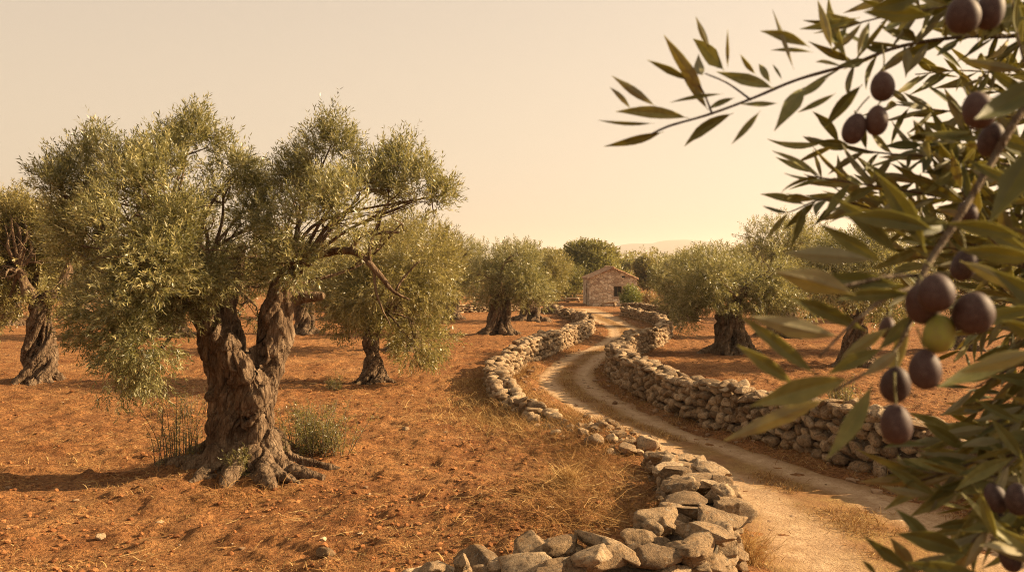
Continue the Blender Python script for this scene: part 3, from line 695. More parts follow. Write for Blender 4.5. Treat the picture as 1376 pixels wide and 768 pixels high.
strands = [strand(s_) for s_ in hel] + [strand(s_) for s_ in [
    [(322, 650, .12, 26), (318, 600, .12, 18), (314, 550, .1, 16), (312, 510, .08, 17), (306, 470, .04, 17), (298, 438, 0, 18), (282, 408, 0, 16), (252, 376, 0, 12), (215, 340, 0, 6)],
    [(352, 632, -.12, 18), (345, 590, -.25, 14), (345, 555, -.3, 15), (350, 530, -.34, 17), (340, 506, -.34, 16), (322, 486, -.3, 16), (306, 460, -.26, 14), (292, 435, -.2, 12), (284, 405, -.1, 9)],
    [(364, 640, .12, 20), (357, 590, .1, 16), (356, 550, .06, 16), (360, 518, .04, 17), (365, 488, .06, 17), (366, 450, .1, 16), (372, 420, .1, 16), (383, 395, .1, 12), (388, 365, .1, 9), (385, 330, .15, 6)],
    [(350, 545, -.12, 12), (362, 515, -.1, 13), (376, 485, -.06, 12), (381, 462, -.05, 11), (374, 440, -.1, 11), (386, 412, 0, 10), (405, 400, 0, 8), (440, 397, -.05, 5)],
    [(375, 420, .05, 10), (392, 390, .05, 8), (402, 365, .1, 7), (420, 348, .1, 6), (445, 338, .1, 5)],
    [(300, 460, 0, 15), (306, 428, .05, 13), (312, 400, .1, 11), (322, 370, .2, 8), (330, 330, .3, 5)],
    [(272, 412, 0, 12), (262, 370, .15, 9), (258, 320, .2, 6), (252, 260, .2, 4)],
    # roots
    [(300, 615, -.05, 22), (282, 632, -.1, 17), (262, 638, -.05, 13), (238, 640, .1, 8), (215, 646, .2, 3)],
    [(305, 610, -.2, 20), (290, 636, -.4, 15), (275, 640, -.65, 10), (258, 646, -.8, 4)],
    [(345, 600, -.2, 20), (352, 630, -.45, 15), (362, 637, -.75, 11), (372, 645, -1.0, 5)],
    [(328, 600, -.2, 20), (322, 632, -.5, 14), (312, 639, -.75, 9), (305, 646, -.95, 4)],
    [(360, 590, -.1, 18), (375, 615, -.25, 14), (398, 632, -.4, 11), (418, 638, -.5, 8), (440, 646, -.55, 4)],
    [(370, 590, .05, 18), (388, 615, .05, 14), (412, 630, .0, 10), (436, 636, -.1, 8), (462, 645, -.1, 4)],
    [(350, 605, -.3, 12), (368, 622, -.5, 10), (390, 636, -.65, 8), (408, 645, -.8, 4)],
    [(365, 590, .25, 20), (395, 628, .5, 13), (420, 645, .8, 6)], [(310, 600, .3, 24), (285, 628, .6, 14), (260, 645, .9, 6)]]]
# burls
for (px, py, dy, r) in [(290, 532, -.15, 11)]:
    c = mp(px, py, dy); strands.append(([c - [0, 0, r * S * .5], c, c + [0, 0, r * S * .5]], [r * S * .65, r * S * .85, r * S * .6]))
holes = [(mp(334, 562, -.4), .035, .14), (mp(351, 474, -.3), .11, .2), (mp(346, 497, -.3), .07, .13)]
def main_extra(co, no):
    for c, r, dep in holes:
        d = np.sqrt(((co[:, 0] - c[0]) / r) ** 2 + ((co[:, 2] - c[2]) / (r * 1.5)) ** 2); m = (1 - sstep(.45, 1.1, d)) * (no[:, 1] < .2) * (np.abs(co[:, 1] - c[1]) < .6)
        co = co + np.array([0, 1., 0]) * (m * dep)[:, None]
    x, y, z = co.T; co = co + no * (.012 * fbm3(x * 14, y * 14, z * 9, 3, 33) )[:, None]
    return co
AX = [strand([(326, 650, 0, 40), (320, 590, 0, 32), (319, 540, 0, 30), (321, 500, 0, 34)]), strand([(314, 500, 0, 30), (308, 470, 0, 29), (299, 438, 0, 29), (278, 400, 0, 24)]), strand([(350, 500, .05, 24), (366, 455, .05, 22), (374, 420, .05, 20), (388, 370, .1, 12)])]
trunk = strand_mesh('trunk', strands, .018, M['bark'], main, ML, main_extra, .02, 9., 1, .9, AX, .062)
def lobe(px, py, dy, rx, rz, droop=0., ry=None): 
    c = at(px, py, YM + dy); return (*c, rx * S, (ry or (rx + rz) / 2) * S, rz * S, droop)
ML_lobes = [lobe(*a) for a in [
    (112, 288, .2, 50, 58), (98, 234, 0, 26, 28), (128, 205, .2, 17, 26), (60, 234, .1, 20, 14), (150, 270, .5, 55, 55), (250, 215, 0, 42, 50), (258, 184, .1, 20, 30), (215, 240, -.5, 62, 56), (185, 288, -1.1, 74, 70), (300, 245, .3, 48, 55), (318, 232, .3, 18, 26), (195, 215, .1, 26, 30), (235, 262, -.2, 50, 50), (215, 235, -.6, 40, 44), (325, 285, .5, 44, 46), (345, 300, .2, 36, 40), (345, 345, .4, 38, 40), (350, 385, .7, 34, 30), (345, 412, .35, 22, 24),
    (250, 300, -1.2, 70, 60), (110, 330, -.3, 56, 56, .2), (180, 345, -1.4, 80, 70, .3), (275, 335, -.9, 58, 62, .3), (205, 375, -.6, 85, 70, .3), (150, 420, -.8, 60, 60, .6), (170, 470, -1., 68, 55, .9), (185, 440, -1.2, 50, 60, .8), (145, 500, -.9, 42, 34, 1.), (200, 490, -.8, 30, 44, 1.), (222, 388, -1.1, 40, 40, .6), (300, 365, .9, 60, 45, .2), (230, 315, 1.3, 88, 72), (330, 330, .9, 45, 60), (105, 305, .9, 52, 52),
    (440, 225, .1, 46, 46), (446, 192, .1, 20, 26), (398, 268, .3, 36, 42), (385, 245, .2, 16, 30), (365, 290, .4, 34, 40), (482, 268, -.2, 52, 46), (455, 285, -.8, 60, 48), (405, 300, -.4, 52, 46), (528, 232, .2, 26, 34), (545, 255, 0, 40, 44), (570, 265, -.1, 36, 28), (592, 262, -.1, 20, 20), (540, 300, .3, 42, 22), (430, 335, .2, 60, 30, .3), (470, 280, 1.1, 70, 60), (400, 350, -.5, 36, 28, .5), (365, 345, 1., 36, 38)]]
ML_body = [(l[0] + (.05 if l[0] < ML[0] else 0), l[1], l[2] - .04, l[3] * .93, l[4] * .95, l[5] * .92, l[6]) for l in ML_lobes]
SP = [lobe(q[0] + (6 if q[0] < 330 else 0), q[1] + 16, *q[2:]) for q in [(72, 218, .1, 13, 17), (60, 236, -.3, 16, 12), (104, 192, .2, 12, 22), (128, 184, .1, 13, 22), (152, 200, -.5, 12, 20), (190, 205, -.3, 14, 20), (228, 172, .1, 14, 24), (258, 156, .1, 14, 24), (276, 172, .2, 11, 18), (296, 188, .3, 12, 20), (318, 212, .2, 11, 20), (352, 232, .3, 10, 20), (386, 222, .1, 11, 22), (402, 205, .2, 12, 22), (424, 172, .1, 13, 24), (448, 164, .1, 13, 24), (468, 186, 0, 12, 20), (498, 214, -.1, 12, 18), (520, 198, .2, 13, 20), (540, 192, .1, 12, 18), (566, 212, 0, 13, 18), (592, 240, -.1, 14, 14)]]
P, D = sample_crown(rgm, ML_body, 11000, .075, 1.8); P2, D2 = sample_crown(rgm, SP, 1500, -.35, 1.8, .8, .9); P, D = np.vstack([P, P2]), np.vstack([D, D2])
Ls = rgm.uniform(.13, .27, len(P)); topk = (P[:, 2] > CAMZ + .7) & (rgm.random(len(P)) < .2); Ls[topk] *= 1.5; D[topk] = unit(D[topk] + [0, 0, .6])
V, Fq, T = leaf_mesh(P, D, rgm, 14, Ls, .07, .017, .2)
mesh_obj('crown', V, Fq, M['leaf'], main, False, T, loc=ML)
forkL, forkR = mp(262, 400), mp(392, 385, .1)
bl = limb_tubes(rgm, forkL, ML_lobes[:34], .04, 3, .6); br = limb_tubes(rgm, forkR, ML_lobes[34:], .03, 5, .7)
join_into(trunk, bl, ML); join_into(trunk, br, ML)
bb = Bag()
for pts in [[(440, 340, .1, 7), (475, 336, -.2, 6.5), (500, 352, -.3, 6), (520, 375, -.3, 5), (535, 392, -.3, 3.5), (555, 402, -.3, 1.5)], [(476, 338, -.2, 5), (488, 318, -.3, 4.5), (512, 312, -.3, 4), (540, 312, -.3, 2)], [(500, 352, -.3, 4), (503, 330, -.35, 2.5), (515, 290, -.35, 1.5)], [(508, 362, -.3, 3), (512, 400, -.3, 2), (530, 440, -.3, 1)], [(536, 392, -.3, 2.5), (545, 375, -.3, 2), (570, 350, -.3, 1)], [(512, 312, -.3, 3), (520, 280, -.3, 2), (545, 255, -.3, 1)]]:
    P_, r_ = strand(pts); Q = resample(np.column_stack([P_, np.array(r_) * .75]), .04); Q[:, :3] += .02 * np.stack([fbm3(Q[:, 0] * 5, Q[:, 1] * 5, Q[:, 2] * 5, 2, k_) for k_ in (1, 2, 3)], 1); V, f = tube(Q[:, :3], np.maximum(Q[:, 3], .006), 8); bb.add(V, f)
bb.build('branch', M['bark'], main, True, ML)

# ------------------------------------------------------------------ other olives, each with its own trunk and crown
def olive(px, py, label, boxes, seed, trunk_px=None, fork_py=None, lean=0, shoots=2000, leaf=.12, mat='leaf', twist=2.2, voxel=.04, n_leaf=12, multi=2, bark='bark', droop=.35, depth=None, rough=1., gap=-.12):
    g = ground(px, py) if depth is None else np.array([at(px, py, depth)[0], depth, 0.])
    Y = g[1]; s_ = Y / F; z0 = float(gz_at(g[0], g[1])[0]); loc = np.array([g[0], Y, z0]); r = np.random.default_rng(seed)
    root = put(empty('olive_tree', loc), label, 'olive tree', GOLIVE)
    rad = (trunk_px or 36) * s_ / 2 * .74; fz = at(px, fork_py or py - 60, Y)[2]; hgt = fz - z0
    lb = []
    for (x0, yt, x1, yb, k) in boxes:                     # crown boxes in photo pixels
        yt, yb = yt + .0 * (yb - yt), yb - .06 * (yb - yt); cx, cy, hw, hh = (x0 + x1) / 2, (yt + yb) / 2, (x1 - x0) / 2 * 1.04, (yb - yt) / 2
        for _ in range(k):
            a = r.uniform(0, 6.283); q = r.uniform(0, 1) ** .5; v = r.uniform(-.62, .62); sc = .36 + .18 * r.random()
            wv = math.sqrt(max(.1, 1 - (v * 1.1) ** 2)) * (1 - sc * .6)
            c = at(cx + math.cos(a) * q * hw * wv, cy + v * hh * (1.08 - sc * .2), Y + math.sin(a) * q * hw * s_ * wv)
            lb.append((*c, hw * s_ * sc, hw * s_ * sc, min(hh, hw) * s_ * sc * r.uniform(.85, 1.1), max(0, min(1, droop + .5 * v))))
    top = np.array([g[0] + lean * s_, Y, fz]); st_ = []
    nst = 4
    for k in range(nst):                                  # twisted strands
        a0 = k / nst * 6.283 + r.uniform(0, 1); pts, rr = [], []
        for t in np.linspace(-.12, 1, 7):
            a = a0 + twist * t; w = rad * (.74 - .25 * t) * (1 + .9 * max(0, .3 - t) ** 1.2 * 3)
            pts.append(loc + (top - loc) * t + [math.cos(a) * w, math.sin(a) * w, 0]); rr.append(rad * (.54 - .16 * t) * r.uniform(.8, 1.2))
        st_.append((pts, rr))
    for k in range(7):
        a = k / 7 * 6.283 + r.uniform(0, .7); L = rad * r.uniform(2., 3.1)
        e = lambda q, z: np.array([loc[0] + math.cos(a + .3 * q) * L * q, loc[1] + math.sin(a + .3 * q) * L * q, loc[2] + z])
        st_.append(([e(.15, hgt * .28), e(.4, hgt * .1), e(.7, rad * .08), e(1., -rad * .25)], [rad * .42, rad * .36, rad * .26, rad * .12]))
    forks = []
    for k in range(multi + 1):
        a = k / (multi + 1) * 6.283 + r.uniform(0, 1.2); d = np.array([math.cos(a) * .8, math.sin(a) * .6, 1.]); L = hgt * r.uniform(.36, .6)
        p1 = top + d * L * .45 + r.normal(0, .05, 3); p2 = top + d * L + [0, 0, .1]
        st_.append(([top - [0, 0, hgt * .25], top, p1, p2], [rad * .6, rad * .52, rad * .34, rad * .2])); forks.append(p2)
    tr = strand_mesh('trunk', st_, voxel * .85, M[bark], root, loc, None, rad * .1 * rough, 1.7 / rad, 1, twist / max(hgt, .5) * .45, [([loc - [0, 0, .2], top + [0, 0, .3]], [rad, rad])] , rad * .3)
    fb = Bag()
    for k, l in enumerate(lb):
        f0 = min(forks, key=lambda q: np.linalg.norm(q - np.array(l[:3]))); b_ = limb_tubes(r, f0, [l], max(.02, rad * .15), 2, .6)
        for key, fl in b_.F.items():
            for f in fl: fb.F.setdefault(key, []).append(f + fb.n)
        fb.V += b_.V; fb.T += b_.T; fb.n += b_.n
    join_into(tr, fb, loc)
    P, D = sample_crown(r, lb, int(shoots * 1.4), gap, 1.1); Ls = r.uniform(.18, .38, len(P)); k = r.random(len(P)) < .07; Ls[k] *= 1.4
    V, Fq, T = leaf_mesh(P, D, r, n_leaf, Ls, leaf, leaf * .24, .25)
    mesh_obj('crown', V, Fq, M[mat], root, False, T, loc=loc)
    return root
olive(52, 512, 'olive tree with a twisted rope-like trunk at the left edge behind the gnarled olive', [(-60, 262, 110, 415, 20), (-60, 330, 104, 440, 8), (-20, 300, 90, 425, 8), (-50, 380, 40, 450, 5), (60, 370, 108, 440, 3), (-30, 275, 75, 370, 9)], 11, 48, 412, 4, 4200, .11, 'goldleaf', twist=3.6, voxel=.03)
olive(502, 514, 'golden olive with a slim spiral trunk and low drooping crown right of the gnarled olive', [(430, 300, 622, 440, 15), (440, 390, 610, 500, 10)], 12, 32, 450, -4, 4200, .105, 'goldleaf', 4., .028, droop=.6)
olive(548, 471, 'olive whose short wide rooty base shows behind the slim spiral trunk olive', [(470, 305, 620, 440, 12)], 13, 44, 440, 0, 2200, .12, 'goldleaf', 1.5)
olive(671, 449, 'round olive with a thick flaring fluted trunk in the middle of the left grove', [(622, 322, 748, 415, 14), (630, 380, 690, 425, 3), (690, 370, 748, 425, 4)], 14, 36, 402, 0, 2800, .125, 'leaf', 1.2, .032)
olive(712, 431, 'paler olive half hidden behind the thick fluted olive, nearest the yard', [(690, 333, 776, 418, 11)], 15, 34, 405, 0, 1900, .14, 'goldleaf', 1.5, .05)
olive(604, 428, 'olive between the golden drooping olive and the thick fluted olive', [(572, 308, 646, 412, 11)], 16, 30, 395, 0, 1800, .14, 'leaf', 1.5, .05)
olive(408, 449, 'shaded olive seen through the gap right of the gnarled trunk', [(345, 320, 470, 425, 10)], 17, 34, 405, 0, 1800, .14, 'leaf', 1.5, .05)
olive(20, 437, 'far olive low behind the twisted olive at the left edge', [(-30, 335, 70, 425, 9)], 18, 24, 412, 0, 1300, .16, 'leaf', 1.5, .06, 10)
olive(985, 474, 'broad olive with a stout leaning trunk behind the right-hand wall', [(888, 328, 1075, 425, 16), (890, 380, 950, 448, 5), (1000, 350, 1080, 430, 5)], 19, 52, 425, -8, 3600, .115, 'leaf', 1.4, .035)
olive(1052, 452, 'tall dense olive behind the broad olive, right of it', [(985, 293, 1150, 430, 16)], 20, 44, 410, 0, 3200, .13, 'leaf', 1.4, .05)
olive(1150, 492, 'dark olive trunk standing in the shade behind the hanging fruit branch', [(1085, 300, 1260, 440, 14)], 21, 44, 440, 0, 2800, .12, 'leaf', 1.6)
olive(1290, 470, 'olive deep behind the hanging branch near the right edge', [(1215, 285, 1400, 430, 14)], 22, 40, 425, 0, 2400, .13, 'leaf', 1.6, .05)
olive(905, 436, 'small olive beyond the low straight wall right of the hut', [(868, 352, 945, 425, 9)], 23, 24, 412, 0, 1500, .16, 'leaf', 1.5, .06, 10)
olive(235, 452, 'mid-distance olive just left of the gnarled trunk, mostly hidden by its crown', [(150, 330, 300, 430, 10)], 24, 34, 415, 0, 1700, .14, 'leaf', 1.5, .05)

# far row of the grove, copies of the far olive
far_src = [o for o in C.objects if o.name.startswith('olive_tree') and 'far olive low' in o.get('label', '')][0]
for px, Y, rz, sc, lab in [(112, 47, 2., 1.1, 'far olive in the gap between the twisted left edge trunk and the gnarled olive'), (176, 52, 4., 1.25, 'far olive in the shade under the low hanging crown of the gnarled olive'), (300, 56, 1., 1.2, 'far olive just right of the gnarled left stem, deep in the grove'), (452, 50, 5., 1.2, 'far olive seen left of the slim spiral trunk, deep in the grove'), (585, 60, 3., 1.3, 'far olive by the shaded low wall, left of the thick fluted olive'), (1100, 50, 2.5, 1.2, 'far olive behind the right-hand grove between two crowns'), (1190, 46, .6, 1.15, 'far olive behind the shaded trunk under the hanging branch'), (1340, 50, 3.6, 1.2, 'far olive at the right edge behind the hanging branch')]:
    p = at(px, 420, Y); o = copy_tree(far_src); o.location = (p[0], Y, float(gz_at(p[0], Y)[0])); o.rotation_euler[2] = rz; o.scale = (sc, sc, sc); o['label'] = lab

# broad green tree behind the hut
def broad_tree(px, depth, top_py, half_px, label, seed, mat='farleaf', n=2600, low=400):
    Y = depth; s_ = Y / F; c = at(px, 400, Y); z0 = float(H(c[0], Y)); loc = np.array([c[0], Y, z0]); r = np.random.default_rng(seed)
    root = put(empty('broadleaf_tree', loc), label, 'tree', 'rounded trees behind the hut'); ztop = at(px, top_py, Y)[2]; hw = half_px * s_; lb = []
    for _ in range(16):
        a = r.uniform(0, 6.28); q = r.uniform(0, 1) ** .5; v = r.uniform(-.8, 1); sc = r.uniform(.3, .44); w = math.sqrt(max(.05, 1 - v * v * .8)) * (1 - sc)
        zc = z0 + (ztop - z0) * (.58 + .42 * v * (1 - sc)); lb.append((loc[0] + math.cos(a) * q * hw * w, Y + math.sin(a) * q * hw * w, zc, hw * sc, hw * sc, hw * sc * .8, .1))
    V, f = tube(np.array([loc - [0, 0, .3], loc + [0, 0, (ztop - z0) * .4]]), [.28, .18], 8); b = Bag(); b.add(V, f); l2 = limb_tubes(r, loc + [0, 0, (ztop - z0) * .35], lb, .1, 2)
    tr = b.build('trunk', M['bark'], root, True, loc); join_into(tr, l2, loc)
    P, D = sample_crown(r, lb, n, -.15, .9, .3); V, Fq, T = leaf_mesh(P, D, r, 8, r.uniform(.2, .45, len(P)), .22, .13, .2)
    mesh_obj('crown', V, Fq, M[mat], root, False, T, loc=loc); return root
broad_tree(790, 82, 324, 54, 'large dark green round-crowned tree right behind the stone hut', 41, n=3600)
broad_tree(748, 92, 334, 26, 'green tree peeping out left of the large tree behind the hut', 42)
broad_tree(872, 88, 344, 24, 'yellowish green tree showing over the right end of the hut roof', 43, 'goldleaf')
broad_tree(900, 80, 352, 22, 'green tree between the hut and the broad right-hand olive', 44)
broad_tree(842, 120, 347, 20, 'hazy tree just above the hut roof ridge', 45, 'farleaf', 1600)
broad_tree(925, 105, 340, 26, 'hazy green tree top left of the broad right-hand olive crown', 46, 'farleaf', 1800)
broad_tree(600, 95, 338, 40, 'tree far behind the left grove between two olive crowns', 47, 'farleaf', 1800)
broad_tree(764, 86, 356, 24, 'dark low tree filling the shade left of the hut door', 48, n=1800)
broad_tree(886, 84, 360, 20, 'low shady tree right behind the green bush and the hut corner', 49, 'farleaf', 1800)
broad_tree(716, 98, 350, 26, 'low far tree between the paler olive and the large tree behind the hut', 50, 'farleaf', 1500)
broad_tree(560, 100, 350, 34, 'low far tree behind the golden drooping olive', 51, 'farleaf', 1500)
broad_tree(120, 88, 352, 40, 'low far tree at the far left end of the red field', 52, 'farleaf', 1800)
broad_tree(762, 90, 331, 30, 'left shoulder tree leaning against the large tree behind the hut', 53, n=2200)
broad_tree(818, 95, 334, 26, 'tree filling in right of the large tree, above the hut roof slope', 54, n=2000)
# far wood that reads as one mass
r = np.random.default_rng(90); lb = []
for _ in range(420):
    Y = r.uniform(105, 420); x = r.uniform(-.72, .72) * Y; rr = r.uniform(2.2, 4.2); lb.append((x, Y, -1. + rr * .62, rr, rr, rr * r.uniform(.7, 1.), .1))
P, D = sample_crown(r, lb, 26000, -.3, .4, .3, .3); V, Fq, T = leaf_mesh(P, D, r, 6, r.uniform(.5, 1., len(P)), .6, .3, .2)
put(mesh_obj('far_woods', V, Fq, M['farleaf'], None, False, T), kind='stuff')

# ------------------------------------------------------------------ shrubs and weeds
def shrub(px, py, w_px, h_px, label, seed, mat, leaf, n, cat='shrub', name='shrub', group='shrubs and weeds', up=.6, shape=1., n_leaf=10, lw=.4, depth=None, base=None):
    g = ground(px, py); Y = g[1]; s_ = Y / F; loc = np.array([g[0], Y, float(gz_at(g[0], Y)[0])]); r = np.random.default_rng(seed)
    root = put(empty(name, loc), label, cat, group); hw, hh = w_px * s_ / 2, h_px * s_
    lb = [(loc[0] + r.uniform(-.5, .5) * hw, loc[1] + r.uniform(-.5, .5) * hw, loc[2] + hh * r.uniform(.28, .72) * shape, hw * .55, hw * .55, hh * .3, 0) for _ in range(9)]
    P, D = sample_crown(r, lb, n, -.2, 2.5, up); V, Fq, T = leaf_mesh(P, D, r, n_leaf, r.uniform(.5, 1., len(P)) * hh * .22, leaf, leaf * lw, .2)
    mesh_obj('foliage', V, Fq, M[mat], root, False, T, loc=loc)
    b = Bag()
    for l in lb:
        Q = resample(np.array([loc + r.normal(0, hw * .12, 3) * [1, 1, 0], np.array(l[:3]) * .5 + loc * .5, np.array(l[:3]) + [0, 0, l[5]]]), hh / 8); V, f = tube(Q, np.linspace(.02, .006, len(Q)) * max(1, hh), 5); b.add(V, f)
    b.build('stem', M['twig'], root, True, loc); return root
shrub(771, 404, 46, 46, 'large dark bush filling the shade left of the hut door', 74, 'farleaf', .16, 900)
shrub(748, 405, 34, 34, 'dark bush beyond the yard under the tree left of the hut', 75, 'farleaf', .16, 700)
shrub(851, 419, 34, 34, 'bright green rounded bush in front of the hut window wall', 71, 'bushleaf', .12, 900)
shrub(871, 420, 13, 34, 'slim rusty red shrub right of the green bush', 72, 'rust', .1, 260, shape=.9)
shrub(881, 421, 18, 24, 'low rusty dried shrub beside the slim red one', 73, 'rust', .1, 260)
def weed(px, py, n, h, spread, label, seed, leafy, lean=.3, mat='weed'):
    g = ground(px, py); loc = np.array([g[0], g[1], float(gz_at(g[0], g[1])[0])]); r = np.random.default_rng(seed)
    root = put(empty('weed', loc), label, 'weed', 'shrubs and weeds'); b = Bag(); PP, DD = [], []
    for _ in range(n):
        a = r.uniform(0, 6.28); L = h * r.uniform(.5, 1.); ln = abs(r.normal(0, lean)); o = np.array([r.normal(0, spread), r.normal(0, spread), 0]); d = np.array([math.cos(a) * ln + o[0] * .5, math.sin(a) * ln + o[1] * .5, 1.])
        Q = np.array([loc + o - [0, 0, .03], loc + o + d * L * .5, loc + o + d * L + r.normal(0, .04, 3)]); Q = resample(Q, L / 7); V, f = tube(Q, np.linspace(.007, .0025, len(Q)), 4); b.add(V, f)
        for i in range(1, len(Q) - 1):
            for _ in range(leafy): PP.append(Q[i] + r.normal(0, .015, 3)); DD.append(unit(r.normal(0, .6, 3) + [0, 0, .5]))
    b.build('stem', M['twig'], root, True, loc); P, D = np.array(PP), unit(np.array(DD))
    V, Fq, T = leaf_mesh(P, D, r, 6, np.full(len(P), .09), .045, .012, .2); mesh_obj('foliage', V, Fq, M[mat], root, False, T, loc=loc); return root
weed(243, 622, 26, .85, .13, 'spiky dark green weed growing left of the gnarled olive base', 81, 2, .16)
weed(425, 610, 70, .72, .2, 'feathery yellow-green bush growing right of the gnarled olive base', 82, 3, .3)
weed(322, 640, 16, .34, .08, 'small pale weed sprouting between the front roots of the gnarled olive', 83, 3, .3)
weed(250, 560, 14, .55, .1, 'thin sparse weed standing behind the spiky dark green weed', 84, 1, .15)
weed(447, 525, 10, .3, .1, 'little green weed on the soil left of the slim spiral trunk', 85, 2, .3)
weed(1130, 545, 36, .5, .13, 'low yellowish weed behind the right-hand wall under the hanging branch', 86, 2, .3)
# ================================================================== STONE HUT
def m_masonry():
    s = NT('rubble_masonry'); p = s.obj(); q = s.mapv(p, (2.9, 2.9, 4.))
    q = s.n('VectorMath', {'operation': 'ADD'}, **{'0': q, '1': s.n('TexNoise', None, Vector=p, Scale=4.).outputs['Color']}).outputs[0]
    v = s.n('TexVoronoi', None, Vector=q, Scale=1.); e = s.n('TexVoronoi', {'feature': 'DISTANCE_TO_EDGE'}, Vector=q, Scale=1.).outputs['Distance']
    col = s.ramp(s.n('SeparateColor', None, Color=v.outputs['Color']).outputs[0], [(0, (.36, .26, .175)), (.3, (.54, .415, .285)), (.65, (.66, .53, .375)), (1, (.74, .64, .48))])
    col = s.mix(s.ramp(e, [(.02, .7), (.09, 0)]), col, (.3, .2, .13)); n = s.noise(p, 14, 5, .65); col = s.mix(s.ramp(n, [(.35, .5), (.55, 0)]), col, (.16, .1, .07))
    h = s.math('ADD', s.ramp(e, [(0, 0), (.14, 1)]), s.math('MULTIPLY', n, .6)); return s.done(col, .9, s.bump(h, .9, .05), .2)
def m_roof():
    s = NT('old_clay_tiles'); p = s.obj(); c = s.n('TexVoronoi', None, Vector=s.mapv(p, (4.5, 3., .1)), Scale=1.).outputs['Color']
    col = s.ramp(s.n('SeparateColor', None, Color=c).outputs[0], [(0, (.24, .12, .065)), (.5, (.4, .23, .13)), (1, (.52, .35, .21))]); n = s.noise(p, 9, 5, .65)
    col = s.mix(s.ramp(n, [(.4, .55), (.6, 0)]), col, (.2, .12, .07)); return s.done(col, .9, s.bump(n, .5, .03), .2)
def m_plain(name, c, rough=.85, nscale=12, var=.5):
    s = NT(name); n = s.noise(s.obj(), nscale, 5, .65); col = s.mix(s.ramp(n, [(.35, var), (.65, 0)]), c, tuple(np.array(c) * .45)); return s.done(col, rough, s.bump(n, .5, .02), .25)
M['masonry'] = m_masonry(); M['roof'] = m_roof(); M['wood'] = m_plain('weathered_wood', (.09, .055, .03)); M['lime'] = m_plain('lime_render', (.4, .31, .22)); M['dark'] = m_plain('dark_pane', (.018, .014, .012), .35)
HY = 70.; hs = HY / F; hx0, hx1 = at(792, 411, HY)[0], at(856, 411, HY)[0]; hw = hx1 - hx0; hz = float(H(hx0 + hw / 2, HY)) - .06; HL = 4.8; EAVE, RIDGE, TH = 2.28, 3.12, .42
hut = put(empty('stone_hut', (hx0 + hw / 2, HY, hz)), 'small rubble stone hut with a tiled gable roof at the end of the track', 'hut')
hut.rotation_euler[2] = R(1.5)
b = Bag(); X0, X1 = -hw / 2, hw / 2
wx0, wx1, wz0, wz1 = at(826, 0, HY)[0] - hx0 - hw / 2, at(837, 0, HY)[0] - hx0 - hw / 2, .86, 1.72
def blk(x0, x1, y0, y1, z0, z1): b.add(*box((x0 + x1) / 2, (y0 + y1) / 2, (z0 + z1) / 2, x1 - x0, y1 - y0, z1 - z0))
blk(X0, wx0, 0, TH, -.4, EAVE); blk(wx1, X1, 0, TH, -.4, EAVE); blk(wx0, wx1, 0, TH, -.4, wz0); blk(wx0, wx1, 0, TH, wz1, EAVE)
for y0 in (0, HL - TH):                # gable triangles
    V = np.array([[X0, y0, EAVE], [X1, y0, EAVE], [0, y0, RIDGE], [X0, y0 + TH, EAVE], [X1, y0 + TH, EAVE], [0, y0 + TH, RIDGE]])
    b.add(V, [np.array([[0, 1, 2], [5, 4, 3]]), np.array([[0, 3, 4, 1], [1, 4, 5, 2], [2, 5, 3, 0]])])
blk(X0, X1, HL - TH, HL, -.4, EAVE); blk(X1 - TH, X1, TH, HL - TH, -.4, EAVE)
dy0, dy1, dz1 = .95, 1.95, 1.92
blk(X0, X0 + TH, TH, dy0, -.4, EAVE); blk(X0, X0 + TH, dy1, HL - TH, -.4, EAVE); blk(X0, X0 + TH, dy0, dy1, dz1, EAVE)
b.build('wall', M['masonry'], hut, False)
# tiled roof: half-round tiles in overlapping courses
for sgn in (-1, 1):
    ny, nx = 27 * 8 + 1, 10 * 3 + 1; oy0, oy1 = -.16, HL + .16; V = []; ov = .12
    ln = math.hypot(hw / 2 + ov, (RIDGE - EAVE) * (hw / 2 + ov) / (hw / 2)); 
    yy = np.linspace(oy0, oy1, ny); tt = np.linspace(0, 1, nx)
    Yg, Tg = np.meshgrid(yy, tt); sl = (RIDGE - EAVE) / (hw / 2)
    wob = .03 * fbm2(Yg * 1.3, Tg * 3 + sgn * 9, 3, 3); wave = .05 * np.abs(np.sin((Yg - oy0) / (oy1 - oy0) * 27 * np.pi)) ** .6; step = .035 * ((Tg * 10) % 1)
    Xg = sgn * Tg * (hw / 2 + ov); Zg = RIDGE + .09 - sl * Tg * (hw / 2 + ov) + wave + step + wob
    top = np.stack([Xg, Yg, Zg], -1).reshape(-1, 3); bot = top.copy(); bot[:, 2] = (RIDGE + .015 - sl * np.abs(bot[:, 0])); n0 = len(top)
    ii = np.arange(n0).reshape(Xg.shape); Qd = np.stack([ii[:-1, :-1], ii[:-1, 1:], ii[1:, 1:], ii[1:, :-1]], -1).reshape(-1, 4)
    rim = np.concatenate([ii[0], ii[1:, -1], ii[-1, ::-1][1:], ii[::-1, 0][1:]]); Rm = np.stack([rim[:-1], rim[1:], rim[1:] + n0, rim[:-1] + n0], 1)
    rb = Bag() if sgn == -1 else rb; rb.add(np.vstack([top, bot]), np.vstack([Qd, Qd[:, ::-1] + n0, Rm]))
Q = np.array([[0, y, RIDGE + .12 + .02 * math.sin(y * 9)] for y in np.linspace(-.17, HL + .17, 26)]); rb.add(*tube(Q, .1, 8))
rb.build('roof', M['roof'], hut, True)
b = Bag()
